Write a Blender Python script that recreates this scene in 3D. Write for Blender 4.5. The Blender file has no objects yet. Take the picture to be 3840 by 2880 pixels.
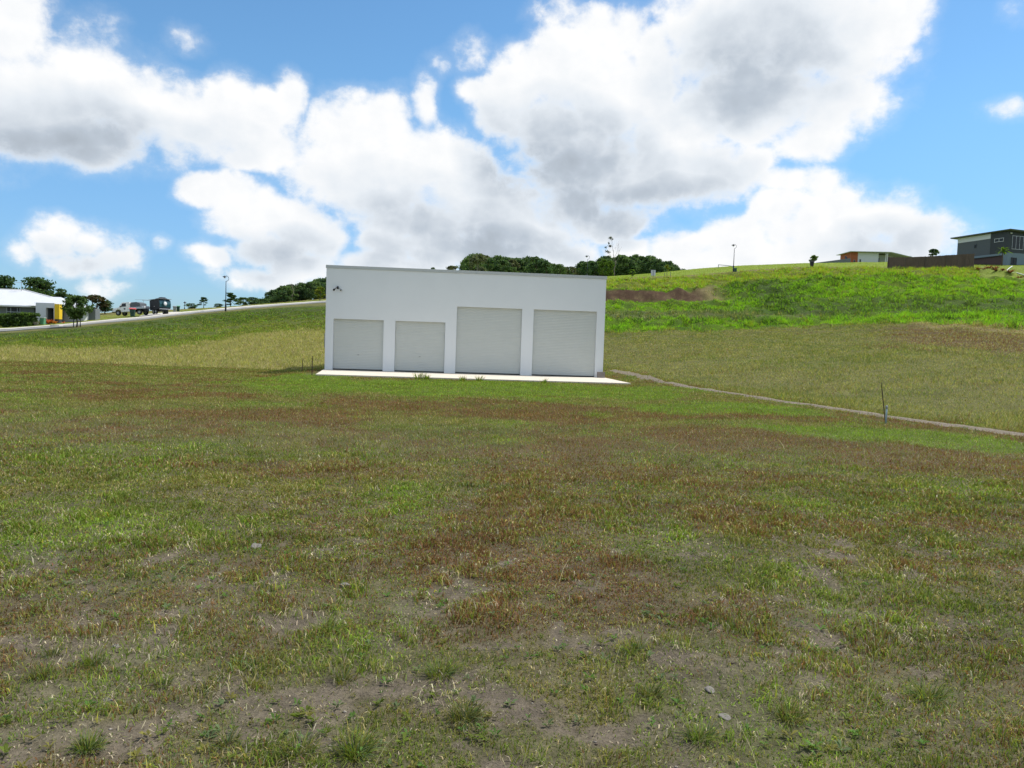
import bpy, math, random
import numpy as np
from mathutils import Matrix, Vector

C = bpy.context.scene
COL = C.collection
R = math.radians
rng = np.random.default_rng(7)
random.seed(7)

# ------------------------------------------------------------------ camera
FPX, PITCH, ROLL = 2950.0, -0.0517, 0.0331          # focal length in photo pixels (3840 wide)
EYE = 1.62
fw = np.array([0, math.cos(PITCH), math.sin(PITCH)])
up0 = np.array([0, -math.sin(PITCH), math.cos(PITCH)])
rt0 = np.array([1.0, 0, 0])
rt = rt0 * math.cos(ROLL) + up0 * math.sin(ROLL)
upv = up0 * math.cos(ROLL) - rt0 * math.sin(ROLL)
cam = bpy.data.cameras.new('camera')
cam.sensor_width = 36
cam.lens = 36 * FPX / 3840
cam.clip_start = 0.05
cam.clip_end = 6000
camo = bpy.data.objects.new('camera', cam)
COL.objects.link(camo)
m = Matrix.Identity(4)
for i in range(3):
    m[i][0] = rt[i]; m[i][1] = upv[i]; m[i][2] = -fw[i]
m[2][3] = EYE
camo.matrix_world = m
C.camera = camo


def ray(px, py):
    """direction (scaled to y=1) of a bearing measured on the photograph; used to survey the site"""
    a = (px - 1920) / FPX
    b = -(py - 1440) / FPX
    v = fw + rt * a + upv * b
    return v / v[1]


def P(px, py, d):
    v = ray(px, py)
    return np.array([v[0] * d, d, EYE + v[2] * d])


# ------------------------------------------------------------------ mesh helpers
class MB:
    def __init__(self):
        self.v = []; self.f = []

    def add(self, vs, fs):
        o = len(self.v)
        self.v += [tuple(p) for p in vs]
        self.f += [tuple(o + i for i in f) for f in fs]
        return self

    def box(self, x0, x1, y0, y1, z0, z1):
        vs = [(x, y, z) for z in (z0, z1) for y in (y0, y1) for x in (x0, x1)]
        return self.add(vs, [(0, 2, 3, 1), (4, 5, 7, 6), (0, 1, 5, 4), (2, 6, 7, 3), (0, 4, 6, 2), (1, 3, 7, 5)])

    def obox(self, c, s, rz=0, tilt=None):
        """box with its base centre at c, turned by rz"""
        x, y, z = s
        vs = []
        M = Matrix.Rotation(rz, 3, 'Z')
        if tilt: M = M @ Matrix.Rotation(tilt[0], 3, 'X') @ Matrix.Rotation(tilt[1], 3, 'Y')
        for k in (0, z):
            for j in (-y / 2, y / 2):
                for i in (-x / 2, x / 2):
                    vs.append(tuple(M @ Vector((i, j, k)) + Vector(c)))
        return self.add(vs, [(0, 2, 3, 1), (4, 5, 7, 6), (0, 1, 5, 4), (2, 6, 7, 3), (0, 4, 6, 2), (1, 3, 7, 5)])

    def tube(self, pts, rad, n=8, cap=True):
        pts = [Vector(p) for p in pts]
        if not hasattr(rad, '__len__'): rad = [rad] * len(pts)
        vs = []
        for i, p in enumerate(pts):
            t = (pts[min(i + 1, len(pts) - 1)] - pts[max(i - 1, 0)])
            t.normalize()
            a = t.orthogonal() if abs(t.z) > .99 else t.cross(Vector((0, 0, 1)))
            a.normalize()
            b = t.cross(a)
            for k in range(n):
                q = 2 * math.pi * k / n
                vs.append(p + (a * math.cos(q) + b * math.sin(q)) * rad[i])
        fs = []
        for i in range(len(pts) - 1):
            for k in range(n):
                k2 = (k + 1) % n
                fs.append((i * n + k, i * n + k2, i * n + n + k2, i * n + n + k))
        if cap:
            fs.append(tuple(range(n))[::-1])
            fs.append(tuple((len(pts) - 1) * n + k for k in range(n)))
        return self.add(vs, fs)

    def prism(self, poly, axis, a, b):
        """extrude a 2D polygon along an axis (0=x,1=y,2=z) from a to b"""
        n = len(poly)
        vs = []
        for q in (a, b):
            for (u, w) in poly:
                vs.append((q, u, w) if axis == 0 else (u, q, w) if axis == 1 else (u, w, q))
        fs = [tuple(range(n))[::-1], tuple(range(n, 2 * n))]
        for i in range(n):
            j = (i + 1) % n
            fs.append((i, j, n + j, n + i))
        return self.add(vs, fs)

    def lathe(self, prof, c=(0, 0, 0), n=16, axis='z'):
        vs = []
        for (r, h) in prof:
            for k in range(n):
                q = 2 * math.pi * k / n
                p = (r * math.cos(q), r * math.sin(q), h)
                if axis == 'y': p = (p[0], p[2], p[1])
                if axis == 'x': p = (p[2], p[0], p[1])
                vs.append((p[0] + c[0], p[1] + c[1], p[2] + c[2]))
        fs = []
        for i in range(len(prof) - 1):
            for k in range(n):
                k2 = (k + 1) % n
                fs.append((i * n + k, i * n + k2, i * n + n + k2, i * n + n + k))
        fs.append(tuple(range(n))[::-1]); fs.append(tuple((len(prof) - 1) * n + k for k in range(n)))
        return self.add(vs, fs)

    def mesh(self, name, mat, smooth=False, fix=True):
        me = bpy.data.meshes.new(name)
        me.from_pydata(self.v, [], self.f)
        if fix:
            import bmesh
            bm = bmesh.new(); bm.from_mesh(me)
            bmesh.ops.recalc_face_normals(bm, faces=bm.faces)
            bm.to_mesh(me); bm.free()
        me.materials.append(mat)
        if smooth:
            me.polygons.foreach_set('use_smooth', [True] * len(me.polygons))
        return me

    def build(self, name, mat, parent=None, bevel=0, smooth=False, fix=True):
        o = bpy.data.objects.new(name, self.mesh(name, mat, smooth, fix))
        COL.objects.link(o)
        if parent: o.parent = parent
        if bevel:
            b = o.modifiers.new('bevel', 'BEVEL'); b.width = bevel; b.segments = 2; b.limit_method = 'ANGLE'
        return o


def thing(name, label, cat, loc=(0, 0, 0), rz=0, group=None):
    o = bpy.data.objects.new(name, None)
    COL.objects.link(o)
    o.location = loc; o.rotation_euler = (0, 0, rz)
    o.empty_display_size = .2
    return tag(o, label, cat, group)


def tag(o, label, cat=None, group=None, kind=None):
    o['label'] = label
    if cat: o['category'] = cat
    if group: o['group'] = group
    if kind: o['kind'] = kind
    return o


def dup(root, loc, rz=0, label=None, group=None, scale=None):
    r = root.copy(); COL.objects.link(r)
    r.location = loc; r.rotation_euler = (0, 0, rz)
    if label: r['label'] = label
    if group: r['group'] = group
    if scale: r.scale = (scale,) * 3 if not hasattr(scale, '__len__') else scale
    for ch in list(root.children):
        c = ch.copy(); COL.objects.link(c); c.parent = r
        for g in ch.children:
            e = g.copy(); COL.objects.link(e); e.parent = c
    return r


def big_mesh(name, co, tris, cols, mat):
    me = bpy.data.meshes.new(name)
    n, t, k = len(co), len(tris), tris.shape[1]
    me.vertices.add(n); me.vertices.foreach_set('co', co.astype(np.float32).ravel())
    me.loops.add(t * k); me.loops.foreach_set('vertex_index', tris.astype(np.int32).ravel())
    me.polygons.add(t); me.polygons.foreach_set('loop_start', (np.arange(t) * k).astype(np.int32))
    if cols is not None:
        a = me.color_attributes.new('Col', 'FLOAT_COLOR', 'POINT')
        c4 = np.ones((n, 4), np.float32); c4[:, :3] = cols
        a.data.foreach_set('color', c4.ravel())
    me.materials.append(mat)
    me.update(); me.validate()
    o = bpy.data.objects.new(name, me)
    COL.objects.link(o)
    return o


# ------------------------------------------------------------------ materials
class NT:
    """small node-tree helper"""
    def __init__(self, tree):
        self.t = tree; self.n = tree.nodes; self.l = tree.links

    def node(self, typ, **kw):
        nd = self.n.new(typ)
        for k, v in kw.items():
            if k.startswith('i_'): self.set(nd.inputs[k[2:]], v)
            else: setattr(nd, k, v)
        return nd

    def set(self, sock, v):
        if hasattr(v, 'is_output') or hasattr(v, 'links'):
            self.l.new(v, sock)
        else:
            sock.default_value = v

    def math(self, op, a, b=None, c=None, clamp=False):
        nd = self.n.new('ShaderNodeMath'); nd.operation = op; nd.use_clamp = clamp
        for i, v in enumerate((a, b, c)):
            if v is not None: self.set(nd.inputs[i], v)
        return nd.outputs[0]

    def vmath(self, op, a, b=None, c=None):
        nd = self.n.new('ShaderNodeVectorMath'); nd.operation = op
        for i, v in enumerate((a, b, c)):
            if v is not None: self.set(nd.inputs[i], v)
        return nd.outputs['Value'] if op in ('LENGTH', 'DOT_PRODUCT', 'DISTANCE') else nd.outputs[0]

    def mix(self, f, a, b, blend='MIX'):
        nd = self.n.new('ShaderNodeMix'); nd.data_type = 'RGBA'; nd.blend_type = blend
        self.set(nd.inputs[0], f); self.set(nd.inputs[6], a); self.set(nd.inputs[7], b)
        return nd.outputs[2]

    def noise(self, vec, scale, detail=3, rough=.5, w=None, dist=0):
        nd = self.n.new('ShaderNodeTexNoise')
        if vec is not None: self.l.new(vec, nd.inputs['Vector'])
        nd.inputs['Scale'].default_value = scale; nd.inputs['Detail'].default_value = detail
        nd.inputs['Roughness'].default_value = rough; nd.inputs['Distortion'].default_value = dist
        return nd

    def ramp(self, f, a, b, lo, hi, smooth=True):
        nd = self.n.new('ShaderNodeMapRange')
        if smooth: nd.interpolation_type = 'SMOOTHSTEP'
        self.set(nd.inputs[0], f)
        for i, v in zip((1, 2, 3, 4), (a, b, lo, hi)): nd.inputs[i].default_value = v
        return nd.outputs[0]


def rgb(c):
    return (c[0], c[1], c[2], 1.0)


def mat(name, col, rough=.7, metal=0, var=.12, scale=3.0, bump=0.0, bscale=20, streak=None, spec=.5, coat=0, dirt=0, dirtcol=(.2, .17, .13)):
    ma = bpy.data.materials.new(name); ma.use_nodes = True
    t = NT(ma.node_tree)
    b = t.n['Principled BSDF']
    tc = t.node('ShaderNodeTexCoord').outputs['Object']
    if streak:
        tc = t.vmath('MULTIPLY', tc, streak)
    nz = t.noise(tc, scale, 5, .6).outputs[0]
    f = t.ramp(nz, .25, .75, 1 - var, 1 + var, False)
    cc = t.node('ShaderNodeRGB'); cc.outputs[0].default_value = rgb(col)
    v = t.vmath('SCALE', cc.outputs[0]); v.node.inputs['Scale'].default_value = 1
    t.l.new(f, v.node.inputs['Scale'])
    out = v
    if dirt:
        d = t.ramp(t.noise(tc, scale * .7 + .37, 6, .65).outputs[0], .5, .75, 0, dirt)
        out = t.mix(d, v, rgb(dirtcol))
    t.l.new(out, b.inputs['Base Color'])
    b.inputs['Roughness'].default_value = rough; b.inputs['Metallic'].default_value = metal
    b.inputs['Specular IOR Level'].default_value = spec
    b.inputs['Coat Weight'].default_value = coat
    if bump:
        bn = t.node('ShaderNodeBump'); bn.inputs['Strength'].default_value = bump; bn.inputs['Distance'].default_value = .02
        t.l.new(t.noise(tc, bscale, 4, .6).outputs[0], bn.inputs['Height'])
        t.l.new(bn.outputs[0], b.inputs['Normal'])
    return ma


def leafmat(name, trans=.35, rough=.6):
    ma = bpy.data.materials.new(name); ma.use_nodes = True
    t = NT(ma.node_tree)
    t.n.remove(t.n['Principled BSDF'])
    at = t.node('ShaderNodeAttribute', attribute_name='Col').outputs['Color']
    geo = t.node('ShaderNodeNewGeometry').outputs['Position']
    nz = t.noise(geo, 1.3, 3, .6).outputs[0]
    f = t.ramp(nz, .3, .7, .75, 1.25, False)
    v = t.vmath('SCALE', at); t.l.new(f, v.node.inputs['Scale'])
    df = t.node('ShaderNodeBsdfPrincipled'); t.l.new(v, df.inputs['Base Color'])
    df.inputs['Roughness'].default_value = rough; df.inputs['Specular IOR Level'].default_value = .06
    tr = t.node('ShaderNodeBsdfTranslucent')
    vt = t.vmath('MULTIPLY', v, (1.15, 1.25, .6)); t.l.new(vt, tr.inputs['Color'])
    ms = t.node('ShaderNodeMixShader'); ms.inputs[0].default_value = trans
    t.l.new(df.outputs[0], ms.inputs[1]); t.l.new(tr.outputs[0], ms.inputs[2])
    t.l.new(ms.outputs[0], t.n['Material Output'].inputs['Surface'])
    return ma


M_grass = leafmat('grass_blades', .35)
M_leaf = leafmat('tree_leaves', .38)
M_bark = mat('bark', (.11, .085, .065), .9, var=.35, scale=6, bump=.5)
M_palebark = mat('pale_bark', (.25, .22, .19), .85, var=.3, scale=4)
M_wall = mat('white_render', (.775, .795, .805), .8, var=.022, scale=.6, bump=.08, bscale=60, dirt=.05, dirtcol=(.6, .58, .54))
M_cap = mat('grey_capping', (.50, .52, .51), .55, var=.03)
M_door = mat('roller_door_steel', (.575, .595, .565), .5, var=.03, scale=1.2, dirt=.12, dirtcol=(.45, .43, .38))
M_conc = mat('pale_concrete', (.62, .555, .455), .85, var=.07, scale=1.5, bump=.15, bscale=40, dirt=.2, dirtcol=(.48, .43, .37))
M_black = mat('black_plastic', (.015, .016, .018), .5, var=.1)
M_rubber = mat('rubber', (.018, .018, .018), .85)
M_grey = mat('grey_steel', (.28, .30, .31), .5, var=.08)
M_darkmetal = mat('dark_painted_steel', (.022, .03, .045), .45, var=.1)
M_galv = mat('galvanised_steel', (.42, .44, .45), .4, metal=.6, var=.1)
M_rust = mat('rusty_steel', (.05, .032, .024), .85, var=.4, scale=8)
M_pipe = mat('blue_grey_pipe', (.30, .40, .44), .5)
M_block = mat('concrete_block', (.23, .20, .18), .95, var=.2, scale=8, bump=.5)
M_glass = mat('dark_glass', (.02, .025, .03), .25, var=.05, spec=.25)
M_white = mat('white_paint', (.78, .78, .77), .5, var=.03)
M_carwhite = mat('white_car_paint', (.72, .73, .72), .3, var=.03, coat=.6)
M_roofw = mat('white_roof_sheet', (.60, .615, .635), .5, var=.03, scale=.5, streak=(8, .3, 1))
M_wallgrey = mat('grey_wall_render', (.17, .185, .20), .85, var=.05)
M_wallwhite = mat('pale_wall_render', (.62, .64, .66), .85, var=.04)
M_yellow = mat('yellow_render', (.78, .52, .02), .8, var=.05)
M_orange = mat('orange_render', (.36, .105, .042), .8, var=.06)
M_darkclad = mat('charcoal_cladding', (.045, .052, .06), .8, var=.08, streak=(.2, .2, 9))
M_midclad = mat('slate_cladding', (.095, .108, .122), .8, var=.07, streak=(.2, .2, 9))
M_bluewall = mat('blue_grey_render', (.18, .235, .28), .85, var=.04)
M_garage = mat('dark_red_garage_door', (.07, .035, .032), .6, var=.08)
M_green = mat('green_bin_plastic', (.012, .055, .038), .45)
M_lightgreen = mat('pale_green_plastic', (.12, .32, .18), .5)
M_redlid = mat('faded_red_plastic', (.62, .10, .10), .5)
M_teal = mat('teal_paint', (.012, .07, .085), .35, coat=.4)
M_trailer = mat('charcoal_trailer_paint', (.026, .028, .031), .6, spec=.2)
M_chrome = mat('bright_metal', (.6, .6, .6), .3, metal=.9)
M_reed = mat('brushwood', (.13, .095, .068), .95, var=.5, scale=3, streak=(9, 9, .4))
M_stone = mat('stone', (.17, .155, .135), .9, var=.25, scale=9, bump=.5)
M_asphalt = mat('asphalt', (.24, .24, .235), .9, var=.12, scale=.6)
M_kerb = mat('kerb_concrete', (.52, .49, .44), .85, var=.12, scale=.8)
M_gravel = mat('path_gravel', (.165, .135, .095), .95, var=.55, scale=14, bump=.8, bscale=40, dirt=.35, dirtcol=(.2, .15, .11))


# ------------------------------------------------------------------ terrain survey
def vnoise(x, y, seed=0):
    x = np.asarray(x, float); y = np.asarray(y, float)
    xi = np.floor(x).astype(np.int64); yi = np.floor(y).astype(np.int64)
    fx = x - xi; fy = y - yi
    fx = fx * fx * (3 - 2 * fx); fy = fy * fy * (3 - 2 * fy)

    def h(a, b):
        n = (a * 374761393 + b * 668265263 + seed * 1442695041) & 0xffffffff
        n = ((n ^ (n >> 13)) * 1274126177) & 0xffffffff
        n = ((n ^ (n >> 15)) * 2246822519) & 0xffffffff
        return ((n ^ (n >> 16)) & 0xffff) / 65535.0
    return (h(xi, yi) * (1 - fx) + h(xi + 1, yi) * fx) * (1 - fy) + (h(xi, yi + 1) * (1 - fx) + h(xi + 1, yi + 1) * fx) * fy


def fbm(x, y, seed=0, oct=4, g=.5):
    s = 0; a = 1; tot = 0
    for i in range(oct):
        s = s + a * vnoise(np.asarray(x) * 2 ** i + 17.3 * i, np.asarray(y) * 2 ** i - 9.1 * i, seed + i)
        tot += a; a *= g
    return s / tot


def sstep(a, b, x):
    t = np.clip((x - a) / (b - a), 0, 1)
    return t * t * (3 - 2 * t)


def Z(z): return ('z', z)


# each line: bearing, then 12 stations (depth, photo height of the ground there | height)
LEFT0 = [(0, Z(0)), (15, Z(-.08)), (30, Z(-.25)), (49, Z(-.48))]
COLS = [
    (-900, LEFT0 + [(60, 1275), (72, 1250), (80, 1228), (84, 1222), (90, 1212), (97, 1204), (140, 1165), (320, Z(2))]),
    (0, LEFT0 + [(60, 1305), (72, 1280), (82, 1256), (86, 1249), (92.5, 1238), (99, 1229), (140, 1188), (320, Z(2))]),
    (250, LEFT0 + [(60, 1306), (74, 1268), (84, 1237), (89.5, 1231), (96, 1219), (104, 1209), (140, 1180), (320, Z(4))]),
    (560, LEFT0 + [(59, 1306), (80, 1252), (96, 1206), (102, 1200), (109, 1189), (115, 1181), (145, 1166), (320, Z(6))]),
    (847, LEFT0 + [(75, 1275), (97, 1220), (118, 1172), (122, 1168), (130, 1157), (136, 1154), (152, 1151), (320, Z(9))]),
    (1040, LEFT0 + [(86, 1240), (104, 1196), (121, 1158), (136, 1151), (144, 1142), (151, 1138), (168, 1135), (320, Z(12))]),
    (1216, LEFT0 + [(89, 1236), (98, 1196), (109, 1159), (146, 1137), (153, 1130), (160, 1126), (182, 1121), (320, Z(16))]),
    (1700, [(0, Z(0)), (15, Z(-.08)), (36, Z(-.25)), (58, Z(-.2)), (82, Z(2.6)), (92, Z(4.2)), (106, Z(6)), (124, Z(8)), (140, Z(9.5)), (152, Z(11)), (200, 1060), (320, 1072)]),
    (2270, [(0, Z(0)), (39, Z(-.22)), (54, 1384), (62, 1352), (86, 1248), (93, 1200), (105, 1166), (113, 1130), (115.5, 1082), (132, 1047), (200, 1036), (320, 1044)]),
    (2420, [(0, Z(0)), (33, Z(-.16)), (42, 1414), (52, 1370), (86, 1245), (93, 1197), (105, 1166), (113, 1130), (115.5, 1082), (132, 1040), (195, 1026), (320, 1036)]),
    (2600, [(0, Z(0)), (24, Z(-.06)), (33, 1453), (40, 1425), (86, 1242), (93, 1196), (105, 1166), (113, 1127), (116.2, 1084), (134, 1034), (190, 1006), (320, Z(20))]),
    (2750, [(0, Z(0)), (12, Z(0)), (29, 1478), (36, 1446), (87, 1241), (93, 1196), (104, 1168), (114, 1122), (124, 1070), (136, 1018), (185, 996), (320, Z(20))]),
    (3000, [(0, Z(0)), (10, Z(0)), (25, 1516), (32, 1475), (88, 1234), (93, 1200), (98, 1168), (111, 1100), (121, 1036), (140, 1002), (172, 986), (320, Z(20))]),
    (3400, [(0, Z(0)), (9, Z(0)), (20.5, 1574), (27, 1520), (78, 1215), (90, 1184), (96, 1158), (110, 1096), (121, 1035), (139, 1004), (172, 980), (320, Z(21))]),
    (3840, [(0, Z(0)), (8, Z(0)), (17.3, 1633), (23, 1565), (66, 1235), (86, 1188), (97, 1150), (110, 1103), (121, 1049), (143, 997), (172, 985), (320, Z(21))]),
    (4800, [(0, Z(0)), (8, Z(0)), (14, 1780), (20, 1640), (62, 1255), (84, 1205), (97, 1165), (110, 1120), (125, 1060), (145, 1010), (172, 1000), (320, Z(21))]),
]
TN = 481
TG = np.linspace(-1.0, 1.0, TN)
ct = np.array([ray(c[0], 1220)[0] for c in COLS])
cd = np.array([[s[0] for s in c[1]] for c in COLS], float)
cz = np.array([[s[1][1] if isinstance(s[1], tuple) else P(c[0], s[1], s[0])[2] for s in c[1]] for c in COLS], float)
K = cd.shape[1]


def smooth1(a, n):
    k = np.hanning(n + 2)[1:-1]; k /= k.sum()
    p = np.concatenate([np.repeat(a[:1], n // 2, 0), a, np.repeat(a[-1:], n // 2, 0)])
    return np.apply_along_axis(lambda c: np.convolve(c, k, 'valid'), 0, p)


KD = smooth1(np.stack([np.interp(TG, ct, cd[:, k]) for k in range(K)], 1), 13)
KZ = smooth1(np.stack([np.interp(TG, ct, cz[:, k]) for k in range(K)], 1), 13)
DG = np.concatenate([np.linspace(0, 60, 241)[:-1], np.linspace(60, 180, 361)[:-1], np.linspace(180, 320, 71)])
HT = np.stack([np.interp(DG, KD[i], KZ[i]) for i in range(TN)])
ST = np.stack([np.interp(DG, KD[i], np.arange(K)) for i in range(TN)])
HT = smooth1(HT.T, 7).T


def lookup(tab, t, d):
    fi = np.clip((t + 1) / 2 * (TN - 1), 0, TN - 1.001)
    i = fi.astype(int); a = fi - i
    dj = np.interp(d, DG, np.arange(len(DG)))
    dj = np.clip(dj, 0, len(DG) - 1.001)
    j = dj.astype(int); b = dj - j
    return (tab[i, j] * (1 - a) + tab[i + 1, j] * a) * (1 - b) + (tab[i, j + 1] * (1 - a) + tab[i + 1, j + 1] * a) * b


# shed frame (surveyed)
SX, SD, SANG, SW, STOP = -10.184, 42.60, 0.0907, 15.3, 5.635
PADZ = EYE - 1.75
su = np.array([math.cos(SANG), math.sin(SANG)]); sdv = np.array([-math.sin(SANG), math.cos(SANG)])


def shedxy(u, d): return np.array([SX, SD]) + su * u + sdv * d


def td(x, y):
    x = np.asarray(x, float); y = np.asarray(y, float)
    d = np.maximum(np.maximum(y, np.abs(x)), 1e-3)
    t = np.clip(x / d, -1, 1)
    return t, d


def H(x, y, fine=True):
    x = np.asarray(x, float); y = np.asarray(y, float)
    t, d = td(x, y)
    z = lookup(HT, t, d)
    s = lookup(ST, t, d)
    far = np.clip(d - 320, 0, None)
    z = z - far * .06
    if fine:
        z = z + (fbm(x * .35, y * .35, 3, 3) - .5) * .10 * sstep(2, 12, d)
        wild = sstep(3.4, 4.4, s) * (1 - sstep(8.6, 9.2, s))
        wl = t < -.1
        wild = np.where(wl, .32 * sstep(3.8, 4.6, s) * (1 - sstep(5.2, 6.0, s)), wild * sstep(-.02, .1, t))
        z = z + wild * ((fbm(x * .5, y * .5, 5, 3) - .5) * 1.35 + (fbm(x * .16, y * .16, 8, 2) - .5) * .5)
        z = z + (1 - sstep(2, 30, d)) * ((fbm(x * 2.2, y * 2.2, 11, 3) - .5) * .05)
    # levelled building platform
    r = np.stack([x - SX, y - SD], -1)
    u = r @ su; w = r @ sdv
    du = np.maximum(np.maximum(-.2 - u, u - SW - .3), 0); dw = np.maximum(np.maximum(-5.9 - w, w - 10), 0)
    k = 1 - sstep(.2, 2.2, np.hypot(du, dw))
    z = z * (1 - k) + (PADZ - .07) * k
    return z


def Hs(x, y): return float(H(np.array([x]), np.array([y]))[0])


def G(px, py, d):
    """ground point under the bearing"""
    p = P(px, py, d)
    return (p[0], p[1], Hs(p[0], p[1]))


def spot(px, py):
    """point of the flat near field seen on that bearing"""
    v = ray(px, py); d = EYE / -v[2]
    for _ in range(6):
        d = (EYE - Hs(v[0] * d, d)) / -v[2]
    return v[0] * d, d


# ---------------------------------------------------- ground cover: what grows where
def patches(lst):
    out = []
    for (px, py, rx, ry) in lst:
        c = spot(px, py); a = spot(px + rx, py); b0 = spot(px, py - ry); b1 = spot(px, py + ry)
        out.append((c[0], c[1], abs(a[0] - c[0]), (b0[1] - c[1] + c[1] - b1[1]) / 2))
    return out


BROWN = patches([(1750, 2120, 620, 150), (1650, 2300, 480, 130), (2150, 2150, 420, 140), (1700, 2090, 800, 110), (1500, 2270, 430, 110), (2350, 1960, 620, 70), (2120, 2260, 450, 110), (1950, 1535, 800, 36),
                 (2800, 1650, 620, 60), (3550, 1720, 420, 60), (900, 1560, 500, 40), (500, 1480, 600, 26), (2800, 2330, 320, 90),
                 (2450, 1800, 600, 55), (1250, 1760, 420, 36), (2050, 1700, 330, 40), (650, 1740, 300, 22), (1500, 1900, 500, 50), (2760, 2520, 240, 70), (3000, 1950, 450, 45)])
GREEN = patches([(3100, 2500, 480, 260), (3500, 2300, 420, 180), (3350, 1870, 420, 50), (2560, 2060, 230, 50), (2700, 2160, 260, 70), (1150, 2040, 420, 50), (400, 1900, 420, 60),
                 (3300, 2750, 500, 150), (2300, 1830, 220, 30), (1350, 2780, 420, 90), (700, 1700, 500, 30), (1700, 1620, 300, 26), (300, 2200, 260, 60), (1900, 2800, 300, 80), (600, 2080, 300, 50), (3600, 2050, 300, 60)])
LUSH = patches([(1720, 1452, 780, 30), (2250, 1470, 420, 26), (1150, 1420, 180, 16), (2700, 1530, 330, 24), (3250, 1625, 420, 22), (3720, 1675, 260, 24)])
SOIL = patches([(950, 2620, 460, 110), (330, 2440, 330, 60), (1330, 2560, 330, 60), (650, 2760, 480, 90), (250, 2620, 260, 60), (1080, 2060, 180, 24), (1780, 2640, 260, 60), (2380, 2740, 260, 80), (2620, 2470, 180, 40), (1180, 2330, 260, 40), (240, 2240, 200, 26), (2720, 2660, 180, 90), (1960, 2420, 260, 30), (1100, 1890, 240, 20), (480, 1840, 300, 18)])


def pmask(lst, x, y):
    m = np.zeros_like(x)
    for (cx, cy, rx, ry) in lst:
        m = np.maximum(m, 1 - ((x - cx) / rx) ** 2 * .7 - ((y - cy) / ry) ** 2 * .7)
    return m


pal = dict(green=(.125, .165, .030), olive=(.185, .175, .045), straw=(.35, .285, .14), brown=(.170, .088, .042), blue=(.115, .160, .070), lush=(.215, .395, .022),
           soil=(.150, .124, .092), yellow=(.29, .285, .040), dry=(.31, .285, .115), dark=(.055, .105, .022), hill=(.23, .31, .040), rock=(.062, .040, .026), lawn=(.175, .255, .035))
pal = {k: np.array(v) for k, v in pal.items()}
NAMES = ['green', 'olive', 'straw', 'brown', 'blue', 'lush', 'soil', 'yellow', 'dry', 'dark', 'hill', 'rock', 'lawn']


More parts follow.
